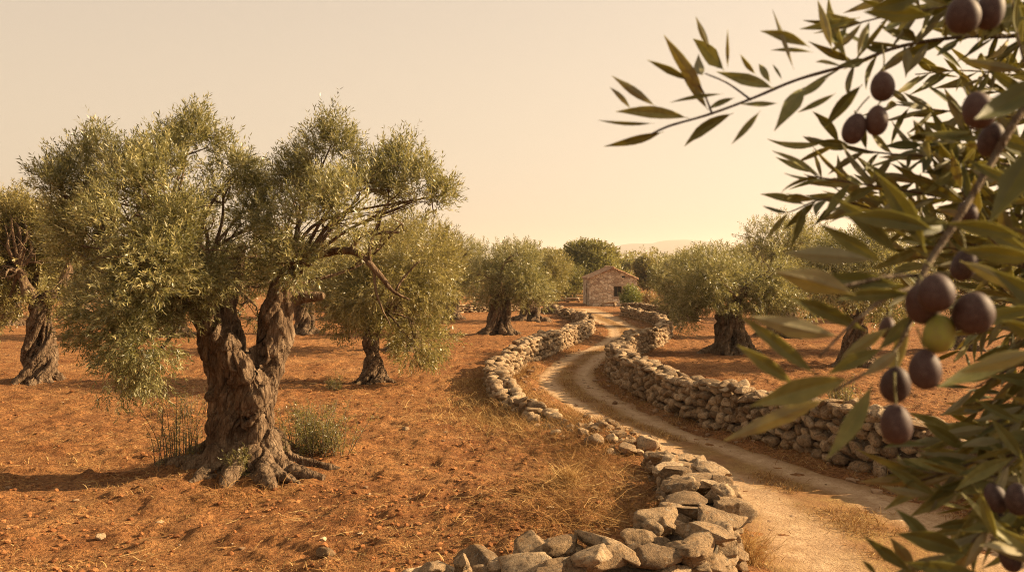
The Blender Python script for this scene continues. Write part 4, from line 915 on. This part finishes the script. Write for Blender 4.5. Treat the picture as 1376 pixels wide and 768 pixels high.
for c in (box((wx0 + wx1) / 2, .12, wz0 + .04, wx1 - wx0 - .004, .16, .08), box((wx0 + wx1) / 2, .12, wz1 - .04, wx1 - wx0 - .004, .16, .08), box(wx0 + .042, .12, (wz0 + wz1) / 2, .08, .16, wz1 - wz0 - .164), box(wx1 - .042, .12, (wz0 + wz1) / 2, .08, .16, wz1 - wz0 - .164), box((wx0 + wx1) / 2, .13, (wz0 + wz1) / 2, .04, .06, wz1 - wz0 - .164)): b.add(*c)
win = b.build('window', M['wood'], hut, False); Vb, Fb = box((wx0 + wx1) / 2, .2, (wz0 + wz1) / 2, wx1 - wx0 - .01, .03, wz1 - wz0 - .02); mesh_obj('pane', Vb, Fb, M['dark'], win, False)
Vb, Fb = box((wx0 + wx1) / 2, .0, wz0 - .05, wx1 - wx0 + .24, .1, .1); mesh_obj('window_sill', Vb, Fb, M['lime'], hut, False)
Vb, Fb = box((wx0 + wx1) / 2, -.005, wz1 + .09, wx1 - wx0 + .3, .05, .16); mesh_obj('lintel', Vb, Fb, M['lime'], hut, False)
Vb, Fb = box(.82, -.004, 2.47, .26, .03, .15); mesh_obj('vent', Vb, Fb, M['dark'], hut, False)
b = Bag()
for k in range(5): b.add(*box(X0 + .22, dy0 + .1 + .2 * k, dz1 / 2, .05, .194, dz1 - .02))
dr = b.build('door', M['wood'], hut, False); V, f = tube([[X0 + .17, dy1 - .16, .98], [X0 + .14, dy1 - .16, 1.], [X0 + .17, dy1 - .16, 1.1]], .015, 6); mesh_obj('handle', V, f, M['dark'], dr)
Vb, Fb = box(X0 - .02, dy0 - .14, .95, .1, .24, 2.1); mesh_obj('door_jamb', Vb, Fb, M['masonry'], hut, False)
Vb, Fb = box(X0 - .02, dy1 + .14, .95, .1, .24, 2.1); mesh_obj('door_jamb', Vb, Fb, M['masonry'], hut, False)
def slab_bench(px, py, w, h, d, label, name, mat):
    g = ground(px, py); loc = (g[0], g[1], float(gz_at(g[0], g[1])[0])); root = put(empty(name, loc), label, 'stone bench'); r = np.random.default_rng(int(px))
    V, Fc = stone(r, (w, d, .16), 3, .85, 6, .02); mesh_obj('seat', V + [0, 0, h - .06], Fc, M[mat], root, True, np.full(len(V), .9))
    for sx in (-1, 1): V, Fc = stone(r, (w * .24, d * .8, h), 2, .7, 6, .04); mesh_obj('leg', V + [sx * w * .33, 0, h / 2 - .08], Fc, M['stone'], root, True, np.full(len(V), .4))
slab_bench(818, 412, 1.5, .42, .4, 'low stone bench against the hut wall under the window', 'stone_bench', 'stone')
slab_bench(770, 406, 1.5, .42, .6, 'pale stone slab bench in the yard left of the hut', 'stone_bench', 'lime')

# ================================================================== NEAR OLIVE BRANCH
def nl(px, py, d): return CAM + ray(px, py) * d                     # a point d metres along the view axis, real size
LT = np.array([0, .06, .14, .25, .38, .52, .66, .8, .91, 1.]); LWp = np.array([.05, .06, .36, .7, .94, 1., .82, .5, .22, .02])
class Leaves:
    def __init__(s): s.top = Bag(); s.bot = Bag()
    def add(s, a, b, wid, roll, bend, tint, curl=.0):
        a, b = np.asarray(a, float), np.asarray(b, float); L = np.linalg.norm(b - a); d = (b - a) / L
        vw = unit(CAM - (a + b) / 2) ; n = unit(vw - d * (vw @ d)); sd = np.cross(d, n); n, sd = n * math.cos(roll) + sd * math.sin(roll), sd * math.cos(roll) - n * math.sin(roll)
        if n[2] < -.25 and abs(roll) < 1: pass
        c = a + d * (LT * L)[:, None] + n * (bend * L * 4 * LT * (1 - LT))[:, None] + sd * (curl * L * 4 * LT * (1 - LT))[:, None]; w = (LWp * wid * L / 2)[:, None]
        K = np.array([-1, -.55, -.07, 0, .07, .55, 1.]); Kh = np.array([.24, .1, .02, -.07, .02, .1, .24]); ed = 1 + .05 * rn.normal(0, 1, (10, 1)) * np.ones((1, 1))
        rows = c[:, None] + (sd * (w * ed)[:, :, None] * K[None, :, None]) + n * (w[:, :, None] * Kh[None, :, None])
        i = np.arange(9)[:, None] * 7; j = np.arange(6)[None]; Q = np.stack([i + j, i + j + 1, i + j + 8, i + j + 7], -1).reshape(-1, 4)
        tint = np.clip(np.tile(tint + np.array([0, -.02, 0, .35, 0, -.02, 0]), 10) + np.repeat(rn.normal(0, .05, 10), 7), 0, 1)
        s.top.add(rows.reshape(-1, 3), Q, tint); s.bot.add((rows - n * .00035).reshape(-1, 3), Q[:, ::-1], tint)
def m_near(name, stops, rough, vein):
    s = NT(name); t = s.attr('tint'); n = s.noise(s.pos(), 160, 4, .6); n2 = s.noise(s.pos(), 900, 2, .5)
    col = s.ramp(t, stops); col = s.mix(s.ramp(n, [(.4, .35), (.65, 0)]), col, tuple(np.array(stops[0][1]) * .8))
    def ex(o):
        tr = s.n('BsdfTranslucent', None, Color=s.mix(.5, col, (.42, .36, .07))); return s.n('MixShader', None, **{'0': .46, '1': o, '2': tr.outputs[0]}).outputs[0]
    return s.done(col, rough, s.bump(n2, .25, .0005), .25, ex)
M['leaf_top'] = m_near('near_leaf_upper', [(0, (.1, .106, .035)), (.45, (.25, .24, .082)), (.8, (.42, .38, .145)), (1, (.58, .46, .17))], .5, 1)
M['leaf_under'] = m_near('near_leaf_under', [(0, (.24, .22, .12)), (.6, (.34, .31, .18)), (1, (.45, .37, .2))], .6, 0)
def m_olive():
    s = NT('ripe_olive_skin'); p = s.obj(); t = s.attr('tint'); n = s.noise(p, 130, 4, .6); sp = s.noise(p, 1500, 2, .6)
    col = s.ramp(t, [(0, (.02, .008, .007)), (.5, (.042, .018, .015)), (.8, (.075, .034, .02)), (1, (.23, .23, .035))])
    col = s.mix(s.ramp(n, [(.35, 0), (.65, .8)]), col, s.mix(s.math('GREATER_THAN', t, .9), (.075, .045, .038), (.2, .16, .04)))
    col = s.mix(s.ramp(sp, [(.58, 0), (.66, .5)]), col, (.2, .14, .11)); return s.done(col, .66, s.bump(n, .35, .001), .35)
M['olive'] = m_olive(); M['stalk'] = m_plain('green_stalk', (.2, .17, .05), .6, 300, .3)
NB0 = nl(1450, 300, .75)
near = put(empty('olive_branch', NB0), 'out of focus olive branch with purple fruit and long leaves hanging into the picture', 'olive branch')
LV = Leaves(); ST = Bag(); rn = np.random.default_rng(33)
BOUGH = [(1450, -40, .7), (1520, 120, .78), (1620, 330, .95), (1750, 600, 1.2), (1900, 800, 1.5)]; BQ = resample(np.array([nl(*p) for p in BOUGH]), .01)
def stem(pts, r0, r1, side=True, every=.016, ll=(.045, .066), spread=.9, t0=.08, t1=1., droop=-.1, sizek=1., wide=(.145, .205), dense=0., raw=None):
    sub_t = []; P = np.array([nl(*p) for p in pts]) if raw is None else np.array(raw)
    if raw is None and pts[0][0] >= 1440 and pts[0] != BOUGH[0]:   # off the frame every twig springs from the bough
        P = np.vstack([BQ[np.argmin(np.linalg.norm(BQ - P[0], axis=1) + .35 * np.abs(BQ[:, 2] - P[0][2]))], P])
    Q = resample(P, .008); rr = np.linspace(r0, r1, len(Q)); rr = rr * (1 + .12 * noise3(Q[:, 0] * 60, Q[:, 1] * 60, Q[:, 2] * 60, 3)); V, f = tube(Q, rr, 8); ST.add(V, f)
    if not side: return Q
    T = unit(np.gradient(Q, axis=0)); s_ = np.concatenate([[0], np.cumsum(np.linalg.norm(np.diff(Q, axis=0), axis=1))]); u = s_[-1] * t0; k = 0; ph0 = rn.uniform(0, 6)
    while u < s_[-1] * t1:
        i = min(len(Q) - 1, np.searchsorted(s_, u)); d = T[i]; a = unit(np.cross(d, [0, 0, 1.])); bb_ = np.cross(a, d)
        for q in (0, 1):
            if rn.random() < .08: continue
            ph = ph0 + q * np.pi + k * np.pi / 2 + rn.normal(0, .3); op = max(.2, rn.normal(spread - .35 * u / s_[-1], .18)); sdv = a * math.cos(ph) + bb_ * math.sin(ph)
            ld = unit(d * math.cos(op) + sdv * math.sin(op) + np.array([0, 0, droop])); L = rn.uniform(*ll) * sizek
            if dense and u < .72 * s_[-1] and rn.random() < dense:
                e = Q[i] + unit(d * .8 + sdv * .8) * rn.uniform(.06, .13); sub_t.append((Q[i], (Q[i] + e) / 2 + rn.normal(0, .006, 3), e)); continue
            LV.add(Q[i], Q[i] + ld * L, rn.uniform(*wide), rn.uniform(-1.2, 1.2) if rn.random() < .7 else np.pi + rn.uniform(-1, 1), rn.normal(-.03, .05), float(np.clip(rn.beta(2, 2.4) + (rn.random() < .03) * .4, 0, 1)), rn.normal(0, .03))
        u += every * rn.uniform(.8, 1.25) * sizek; k += 1
    for q3 in sub_t: stem([0], r0 * .5, .0006, True, every * .85, (ll[0] * .85, ll[1] * .95), .8, .1, 1., droop, 1., wide, 0., q3)
    return Q
def leaf(x0, y0, x1, y1, d0, d1=None, wid=.2, tint=.45, bend=-.03, under=False, roll=None):
    d1 = d0 if d1 is None else d1
    LV.add(nl(x0, y0, d0), nl(x1, y1, d1), wid * .95, (rn.uniform(-.5, .5) if roll is None else roll) + (np.pi if under else 0), bend, tint, rn.normal(0, .025))
def c8(x, y): return 780 + x / 1.92, y / 1.92
# the upper twig that reaches left
U = [(1560, 20, .95), (1376, 47, .92), (1300, 49, .9), (1212, 62, .88), (1145, 86, .86), (1072, 107, .84), (1009, 133, .82), (952, 154, .81), (900, 169, .8), (876, 180, .8)]
stem(U, .0035, .0011, True, .016, (.045, .06), .8, .0, .74, sizek=1.)
for (a, b_, w, t, un) in [((215, 340), (60, 378), .17, .35, 0), ((190, 318), (45, 310), .08, .3, 0), ((280, 305), (90, 288), .2, .55, 0), ((195, 275), (80, 195), .18, .4, 1), ((130, 282), (75, 225), .2, .5, 1), ((285, 210), (172, 155), .17, .35, 0), ((322, 250), (215, 90), .2, .5, 1), ((330, 285), (245, 140), .17, .4, 1), ((370, 182), (290, 100), .28, .3, 0), ((335, 130), (297, 42), .2, .4, 1), ((380, 175), (380, 75), .1, .4, 1), ((500, 228), (350, 185), .22, .5, 0), ((452, 192), (412, 140), .22, .5, 0), ((315, 195), (305, 140), .2, .5, 1), ((395, 292), (268, 378), .24, .3, 0), ((465, 285), (390, 372), .16, .4, 0), ((576, 225), (500, 338), .22, .4, 0), ((370, 242), (230, 265), .09, .3, 0), ((400, 252), (330, 282), .14, .3, 0), ((510, 266), (410, 268), .14, .4, 0), ((490, 215), (460, 165), .16, .5, 0), ((550, 180), (495, 25), .09, .5, 1), ((520, 205), (495, 165), .13, .4, 0), ((722, 45), (565, 75), .2, .4, 0), ((592, 122), (463, 80), .23, .45, 0), ((650, 130), (612, 0), .17, .5, 1), ((728, 218), (630, 332), .27, .15, 0), ((742, 60), (715, 145), .2, .4, 1), ((600, 135), (490, 130), .12, .4, 0), ((690, 155), (640, -10), .14, .5, 0), ((660, 240), (560, 290), .17, .4, 0), ((640, 200), (555, 255), .2, .4, 0)]:
    leaf(*c8(*a), *c8(*b_), .81 + rn.normal(0, .012), .81 + rn.normal(0, .025), w * .9, min(1, t * 1.25), rn.normal(-.02, .04), un)
stem([(*c8(440, 258), .82), (*c8(380, 215), .81), (*c8(322, 190), .8)], .0012, .0007, False); stem([(*c8(340, 295), .81), (*c8(318, 240), .8), (*c8(280, 180), .8)], .0011, .0007, False)
# the thick stem that drops from the right edge to the fruit
Q2 = stem([(1520, 20, .66), (1440, 80, .63), (1376, 146, .61), (1332, 219, .6), (1301, 271, .59), (1275, 312, .585), (1250, 350, .58), (1232, 385, .57), (1222, 420, .565)], .0038, .0022, False)
stem([(1232, 385, .57), (1190, 400, .56), (1140, 440, .55), (1100, 480, .54)], .0018, .0008, False)
stem([(1245, 360, .58), (1225, 430, .56), (1195, 480, .55), (1165, 500, .545), (1120, 525, .54)], .0018, .0008, False)
stem([(1240, 370, .58), (1190, 372, .57), (1120, 385, .56), (1060, 372, .55)], .0016, .0008, False)
D5 = .55
for (x0, y0, x1, y1, w, t, un, dd) in [(1150, 396, 1040, 364, .26, .6, 1, 0), (1098, 505, 995, 424, .17, .3, 0, -.01), (1130, 452, 1008, 424, .22, .8, 1, .01), (1068, 517, 990, 463, .2, .5, 0, .01), (1145, 508, 1008, 546, .24, .55, 0, -.01), (1110, 535, 972, 592, .17, .7, 1, 0), (1172, 515, 1110, 617, .2, .5, 0, -.015), (1186, 468, 1112, 503, .26, .4, 0, .02), (1165, 445, 1060, 400, .17, .25, 0, .02), (1210, 470, 1160, 505, .3, .6, 1, -.02), (1215, 385, 1085, 375, .17, .15, 0, .02), (1190, 355, 1100, 300, .2, .4, 0, .03), (1230, 395, 1120, 402, .16, .2, 0, .01),
        (1175, 350, 1050, 340, .2, .5, 1, .03), (1210, 345, 1120, 265, .2, .3, 0, .03), (1245, 340, 1175, 230, .22, .25, 0, .02), (1260, 310, 1130, 290, .2, .2, 0, .02), (1280, 300, 1180, 295, .2, .1, 0, .04), (1195, 440, 1130, 480, .22, .45, 1, .03), (1225, 420, 1180, 470, .26, .3, 0, .03), (1376, 320, 1270, 300, .22, .15, 0, -.04), (1400, 350, 1290, 335, .26, .2, 0, -.05), (1420, 90, 1310, 160, .24, .1, 0, -.05), (1400, 190, 1330, 300, .24, .1, 0, -.03), (1376, 250, 1300, 215, .2, .15, 0, .03), (1430, 430, 1330, 360, .24, .1, 0, -.04), (1400, 470, 1290, 500, .24, .45, 1, -.02), (1376, 480, 1260, 520, .2, .5, 0, .02), (1400, 410, 1300, 440, .22, .2, 0, .04), (1345, 430, 1420, 470, .22, .2, 0, .0),
        (1290, 350, 1385, 395, .2, .5, 1, .04), (1310, 300, 1390, 340, .2, .3, 0, .05), (1225, 430, 1195, 520, .18, .5, 1, .02), (1165, 12, 1245, -10, .3, .12, 0, .05), (1250, 20, 1160, 16, .3, .15, 0, .08)]:
    leaf(x0, y0, x1, y1, D5 + dd, D5 + dd + rn.normal(0, .015), w, t, rn.normal(-.03, .04), un, rn.uniform(-.35, .35))
# leafy twigs behind: the mass along the right edge
for pts in [[(1500, 250, 1.0), (1380, 225, .98), (1280, 212, .95), (1180, 205, .93), (1110, 190, .92)], [(1500, 330, .95), (1370, 290, .92), (1250, 262, .9), (1150, 246, .88), (1085, 236, .87)], [(1480, 360, 1.05), (1360, 345, 1.), (1230, 300, .98), (1120, 268, .95), (1060, 285, .93)], [(1500, 180, 1.1), (1380, 160, 1.05), (1280, 150, 1.02), (1200, 140, 1.)], [(1500, 120, 1.1), (1390, 105, 1.1), (1300, 95, 1.08), (1230, 100, 1.06)], [(1460, -60, .9), (1380, -30, .88), (1290, 5, .86), (1200, 20, .85), (1120, 40, .84)], [(1500, 40, 1.0), (1420, 20, .98), (1330, 15, .96), (1240, -10, .95)], [(1520, 420, .85), (1420, 380, .85), (1330, 320, .85), (1290, 250, .86), (1270, 190, .88)], [(1560, 520, .9), (1440, 450, .9), (1360, 400, .9), (1300, 340, .92), (1230, 330, .94)], [(1560, 460, 1.3), (1420, 420, 1.25), (1320, 400, 1.2), (1230, 390, 1.15)], [(1560, 210, 1.4), (1430, 190, 1.35), (1340, 220, 1.3), (1290, 280, 1.3)], [(1560, 300, .75), (1440, 240, .72), (1400, 160, .72), (1370, 60, .72), (1360, 0, .74)]]:
    stem(pts, .0022, .0008, True, .0165, (.042, .062), .95, .02, 1., -.08, dense=.25)
for pts in [[(1520, 620, .8), (1400, 610, .8), (1320, 618, .8), (1255, 640, .8), (1220, 650, .8)], [(1520, 560, .85), (1420, 560, .85), (1340, 575, .84), (1280, 590, .83), (1245, 600, .82)], [(1540, 690, .72), (1440, 660, .72), (1380, 675, .72), (1320, 715, .71), (1270, 765, .7), (1240, 800, .7)], [(1540, 560, .72), (1430, 560, .72), (1370, 610, .72), (1335, 650, .72), (1325, 690, .72)], [(1540, 500, 1.), (1420, 500, 1.), (1350, 530, .98), (1310, 555, .96)], [(1520, 740, .9), (1430, 720, .9), (1370, 700, .9), (1320, 670, .9), (1270, 660, .9)], [(1540, 460, .95), (1430, 470, .95), (1370, 490, .93), (1310, 520, .92)], [(1540, 520, .8), (1430, 525, .8), (1375, 545, .8), (1320, 580, .8)], [(1540, 580, 1.1), (1440, 590, 1.1), (1370, 580, 1.08), (1310, 570, 1.06)], [(1540, 640, .95), (1430, 640, .95), (1360, 650, .95), (1300, 690, .94)], [(1560, 760, .66), (1440, 770, .66), (1370, 740, .66), (1330, 720, .66)]]:
    stem(pts, .002, .0008, True, .017, (.045, .064), .75, .05, 1., -.02, dense=.2)
for (x0, y0, x1, y1, w, t, un, dd) in [(1300, 606, 1240, 568, .18, .3, 0, .8), (1262, 668, 1188, 624, .2, .4, 0, .78), (1255, 665, 1182, 652, .12, .7, 1, .78), (1290, 660, 1222, 694, .22, .45, 0, .78), (1240, 668, 1206, 610, .2, .6, 1, .8), (1262, 745, 1202, 682, .22, .1, 0, .7), (1228, 770, 1160, 720, .26, .12, 0, .66), (1300, 745, 1205, 717, .24, .15, 0, .68), (1328, 700, 1252, 708, .2, .3, 0, .74), (1345, 700, 1270, 735, .2, .3, 0, .75), (1230, 765, 1195, 720, .2, .3, 1, .7), (1180, 775, 1158, 752, .2, .3, 0, .7), (1376, 720, 1300, 690, .2, .3, 0, .7), (1320, 770, 1215, 755, .24, .2, 0, .64), (1376, 570, 1310, 536, .2, .15, 0, .7), (1350, 590, 1290, 600, .2, .3, 1, .75), (1376, 620, 1330, 560, .22, .2, 0, .7)]:
    leaf(x0, y0, x1, y1, dd, dd + rn.normal(0, .02), w, t, rn.normal(-.02, .04), un)
# beyond the frame the branch goes on to its bough
stem(BOUGH, .008, .018, False)
Q = resample(np.array([nl(*BOUGH[-1]), [2.2, 1.75, 1.75], [2.75, 1.95, .9], [2.95, 2.05, .2], [3., 2.1, -.25]]), .04); V, f = tube(Q, np.interp(np.linspace(0, 1, len(Q)), [0, .3, .6, .85, 1], [.018, .05, .11, .16, .24]), 14); V = V + .02 * np.stack([fbm3(V[:, 0] * 6, V[:, 1] * 6, V[:, 2] * 2, 3, k_) for k_ in (1, 2, 3)], 1); ST.add(V, f)
for pts in [[(1500, 80, .75), (1700, 20, .8), (1850, 60, .85)], [(1560, 200, .85), (1760, 160, .8), (1900, 220, .8)], [(1600, 300, .9), (1500, 450, .8), (1480, 700, .7)], [(1620, 360, 1.), (1800, 420, .9), (1950, 380, .85)]]:
    stem(pts, .0022, .0008, True, .017, (.045, .064), .9, .05, 1., -.05)
ST.build('stem', M['twig'], near, True, NB0)
LV.top.build('foliage', M['leaf_top'], near, True, NB0); LV.bot.build('leaf_underside', M['leaf_under'], near, True, NB0)
# fruit: each olive is a part, with its stalk as a sub-part
fruit = [(1186, 116, .77, 33, 40, .6, (1185, 60)), (1148, 173, .77, 32, 42, .45, (1168, 130)), (1178, 162, .765, 31, 40, .7, (1190, 128)), (1315, 148, .6, 44, 50, .55, (1340, 120)), (1332, 188, .62, 36, 46, .1, (1340, 150)), (1294, 20, .62, 46, 50, .4, (1300, -30)), (1330, 14, .63, 40, 52, .3, (1335, -30)), (1258, 393, .53, 50, 52, .5, (1240, 350)), (1240, 408, .55, 48, 56, .6, (1235, 370)), (1308, 420, .53, 56, 58, .4, (1262, 372)), (1262, 448, .54, 43, 52, 1., (1262, 415)), (1243, 496, .535, 44, 54, .45, (1232, 440)), (1203, 516, .56, 42, 50, .12, (1205, 470)), (1204, 569, .54, 43, 54, .5, (1202, 500)), (1296, 355, .6, 34, 46, .05, (1290, 310)), (1338, 668, .7, 30, 40, .2, (1345, 630)), (1368, 670, .68, 34, 44, .1, (1365, 630)), (1357, 748, .68, 28, 40, .35, (1350, 715)), (1340, 700, .74, 26, 32, .05, (1340, 670)), (1192, 440, .6, 22, 30, .75, (1200, 410)), (1300, 285, .62, 26, 32, .2, (1305, 260))]
lib_o = ico(4)
for (px, py, d, w, h, t, (sx, sy)) in fruit:
    c = nl(px, py, d); m = d / F * .94; V, Fc = lib_o; V = V.copy(); z = V[:, 2]
    h = h * 1.08; V = V * np.column_stack([1 - .09 * z - .03 * z ** 3, 1 - .09 * z - .03 * z ** 3, np.ones_like(z)]) * [w * m / 2, w * m / 2, h * m / 2]
    V = V * (1 + .012 * fbm3(V[:, 0] * 150 + px, V[:, 1] * 150, V[:, 2] * 150, 2, 3))[:, None]; tilt = rn.normal(0, .18, 2); V = V @ (rot_x(tilt[0]) @ rot_y(tilt[1])).T
    o = mesh_obj('olive', V, Fc, M['olive'], near, True, np.full(len(V), t)); o.location = c - NB0
    if t > .95: o['label'] = 'green unripe olive'
    e = nl(sx, sy, d + .01) - c; top = np.array([0, 0, h * m / 2 * .96]); P_ = resample(np.array([top - [0, 0, .0008], top + (e - top) * .5 + rn.normal(0, .001, 3), e]), .004); V, f = tube(P_, .0007, 6); mesh_obj('stalk', V, f, M['stalk'], o)

# ================================================================== FAR HILLS, AIR, SKY, SUN, CAMERA
hxs = np.linspace(-6000, 6000, 361); hys = np.linspace(3600, 5600, 41); HX, HYg = np.meshgrid(hxs, hys); k = 4600 / F
ppx = [-900, 0, 400, 650, 740, 780, 800, 821, 842, 858, 876, 884, 900, 920, 950, 985, 1030, 1100, 1250, 1400, 2300]; ppy = [344, 343, 345, 346, 345, 342, 338, 332, 327, 326, 326.5, 323.5, 322.3, 322, 325, 330, 336, 340, 342, 344, 345]
prof = (348 - np.interp(688 + HX / k, ppx, ppy)) * k + 2.8; prof = prof * np.exp(-((HYg - 4600) / 520) ** 2) + 7 * fbm2(HX * .004, HYg * .004, 4, 8) * np.exp(-((HYg - 4600) / 700) ** 2)
hi = np.arange(HX.size).reshape(HX.shape); Qh = np.stack([hi[:-1, :-1], hi[:-1, 1:], hi[1:, 1:], hi[1:, :-1]], -1).reshape(-1, 4)
put(mesh_obj('hills', np.stack([HX.ravel(), HYg.ravel(), (prof - 1.6).ravel()], 1), Qh, m_plain('scrub_hill', (.12, .09, .045), .95, .01, .5)), kind='structure')
SUN_AZ, SUN_EL, EXPO = R(82), R(26), 1.45
def m_air(density):
    s = NT('warm_haze'); v = s.n('VolumePrincipled', None, Color=(1., .92, .84), Density=density, Anisotropy=.35); s.t.links.new(v.outputs[0], s.out.inputs['Volume']); return s.m
Vb, Fb = box(0, 3350, 57.8, 13600, 6900, 120.)
put(mesh_obj('haze', Vb, Fb, m_air(.00024), None, False), kind='stuff')

W = bpy.data.worlds.new('World'); SC.world = W; W.use_nodes = True; nt = W.node_tree; nt.nodes.clear()
class WN(NT):
    def __init__(s): s.t = nt
w = WN(); out = nt.nodes.new('ShaderNodeOutputWorld'); bg = nt.nodes.new('ShaderNodeBackground'); nt.links.new(bg.outputs[0], out.inputs[0])
sky = w.n('TexSky', {'sky_type': 'NISHITA', 'sun_disc': False, 'sun_elevation': SUN_EL, 'sun_rotation': SUN_AZ, 'air_density': 1., 'dust_density': 4., 'ozone_density': 1.})
dirv = w.n('TexCoord').outputs['Generated']; sp = w.n('SeparateXYZ', None, Vector=dirv)
lum = w.n('RGBToBW', None, Color=sky.outputs[0]).outputs[0]
G = 1 / (2 ** EXPO) / .1
def g(c): return tuple(np.array(c) * G)
grad = w.ramp(sp.outputs[2], [(0, (1., .78, .535)), (.06, (1., .795, .56)), (.2, (.945, .76, .565)), (.36, (.83, .688, .55)), (1., (.66, .58, .49))])
sund = w.n('VectorMath', {'operation': 'DOT_PRODUCT'}, **{'0': dirv, '1': (math.sin(SUN_AZ) * math.cos(SUN_EL), math.cos(SUN_AZ) * math.cos(SUN_EL), math.sin(SUN_EL))}).outputs['Value']
side = w.ramp(w.math('ADD', w.math('MULTIPLY', sund, .5), .5), [(0, .66), (.5, .88), (.7, .96), (.85, 1.), (1., 1.35)])
haz = w.mix(1., w.mix(1., grad, side, 'MULTIPLY'), (G, G, G), 'MULTIPLY')
nis = w.mix(1., (1.05, .88, .68), lum, 'MULTIPLY')
col = w.mix(.82, nis, haz)
nt.links.new(col, bg.inputs[0]); bg.inputs[1].default_value = .1
sl = bpy.data.lights.new('sun', 'SUN'); sl.energy = 5.; sl.angle = R(.6); sl.color = (1., .74, .43)
so = bpy.data.objects.new('sun', sl); C.objects.link(so)
so.rotation_euler = Vector((math.sin(SUN_AZ) * math.cos(SUN_EL), math.cos(SUN_AZ) * math.cos(SUN_EL), math.sin(SUN_EL))).to_track_quat('Z', 'Y').to_euler(); so.location = (20, 5, 12)
cd = bpy.data.cameras.new('camera'); cam = bpy.data.objects.new('camera', cd); C.objects.link(cam); cam.location = CAM; cam.rotation_euler = (math.pi / 2 - PITCH, 0, 0)
cd.sensor_width = 36; cd.lens = 36 * F / 1376; cd.clip_start = .05; cd.clip_end = 20000; cd.dof.use_dof = True; cd.dof.focus_distance = 12; cd.dof.aperture_fstop = 11
SC.camera = cam
vs = SC.view_settings; vs.view_transform = 'Standard'; vs.look = 'None'; vs.exposure = EXPO; vs.gamma = 1; vs.use_curve_mapping = False
SC.render.engine = 'CYCLES'; cy = SC.cycles; cy.max_bounces = 6; cy.diffuse_bounces = 3; cy.glossy_bounces = 2; cy.transmission_bounces = 3; cy.volume_bounces = 0; cy.use_denoising = True; cy.denoising_prefilter = 'NONE'; cy.denoising_input_passes = 'RGB_ALBEDO_NORMAL'; cy.filter_width = 1.1
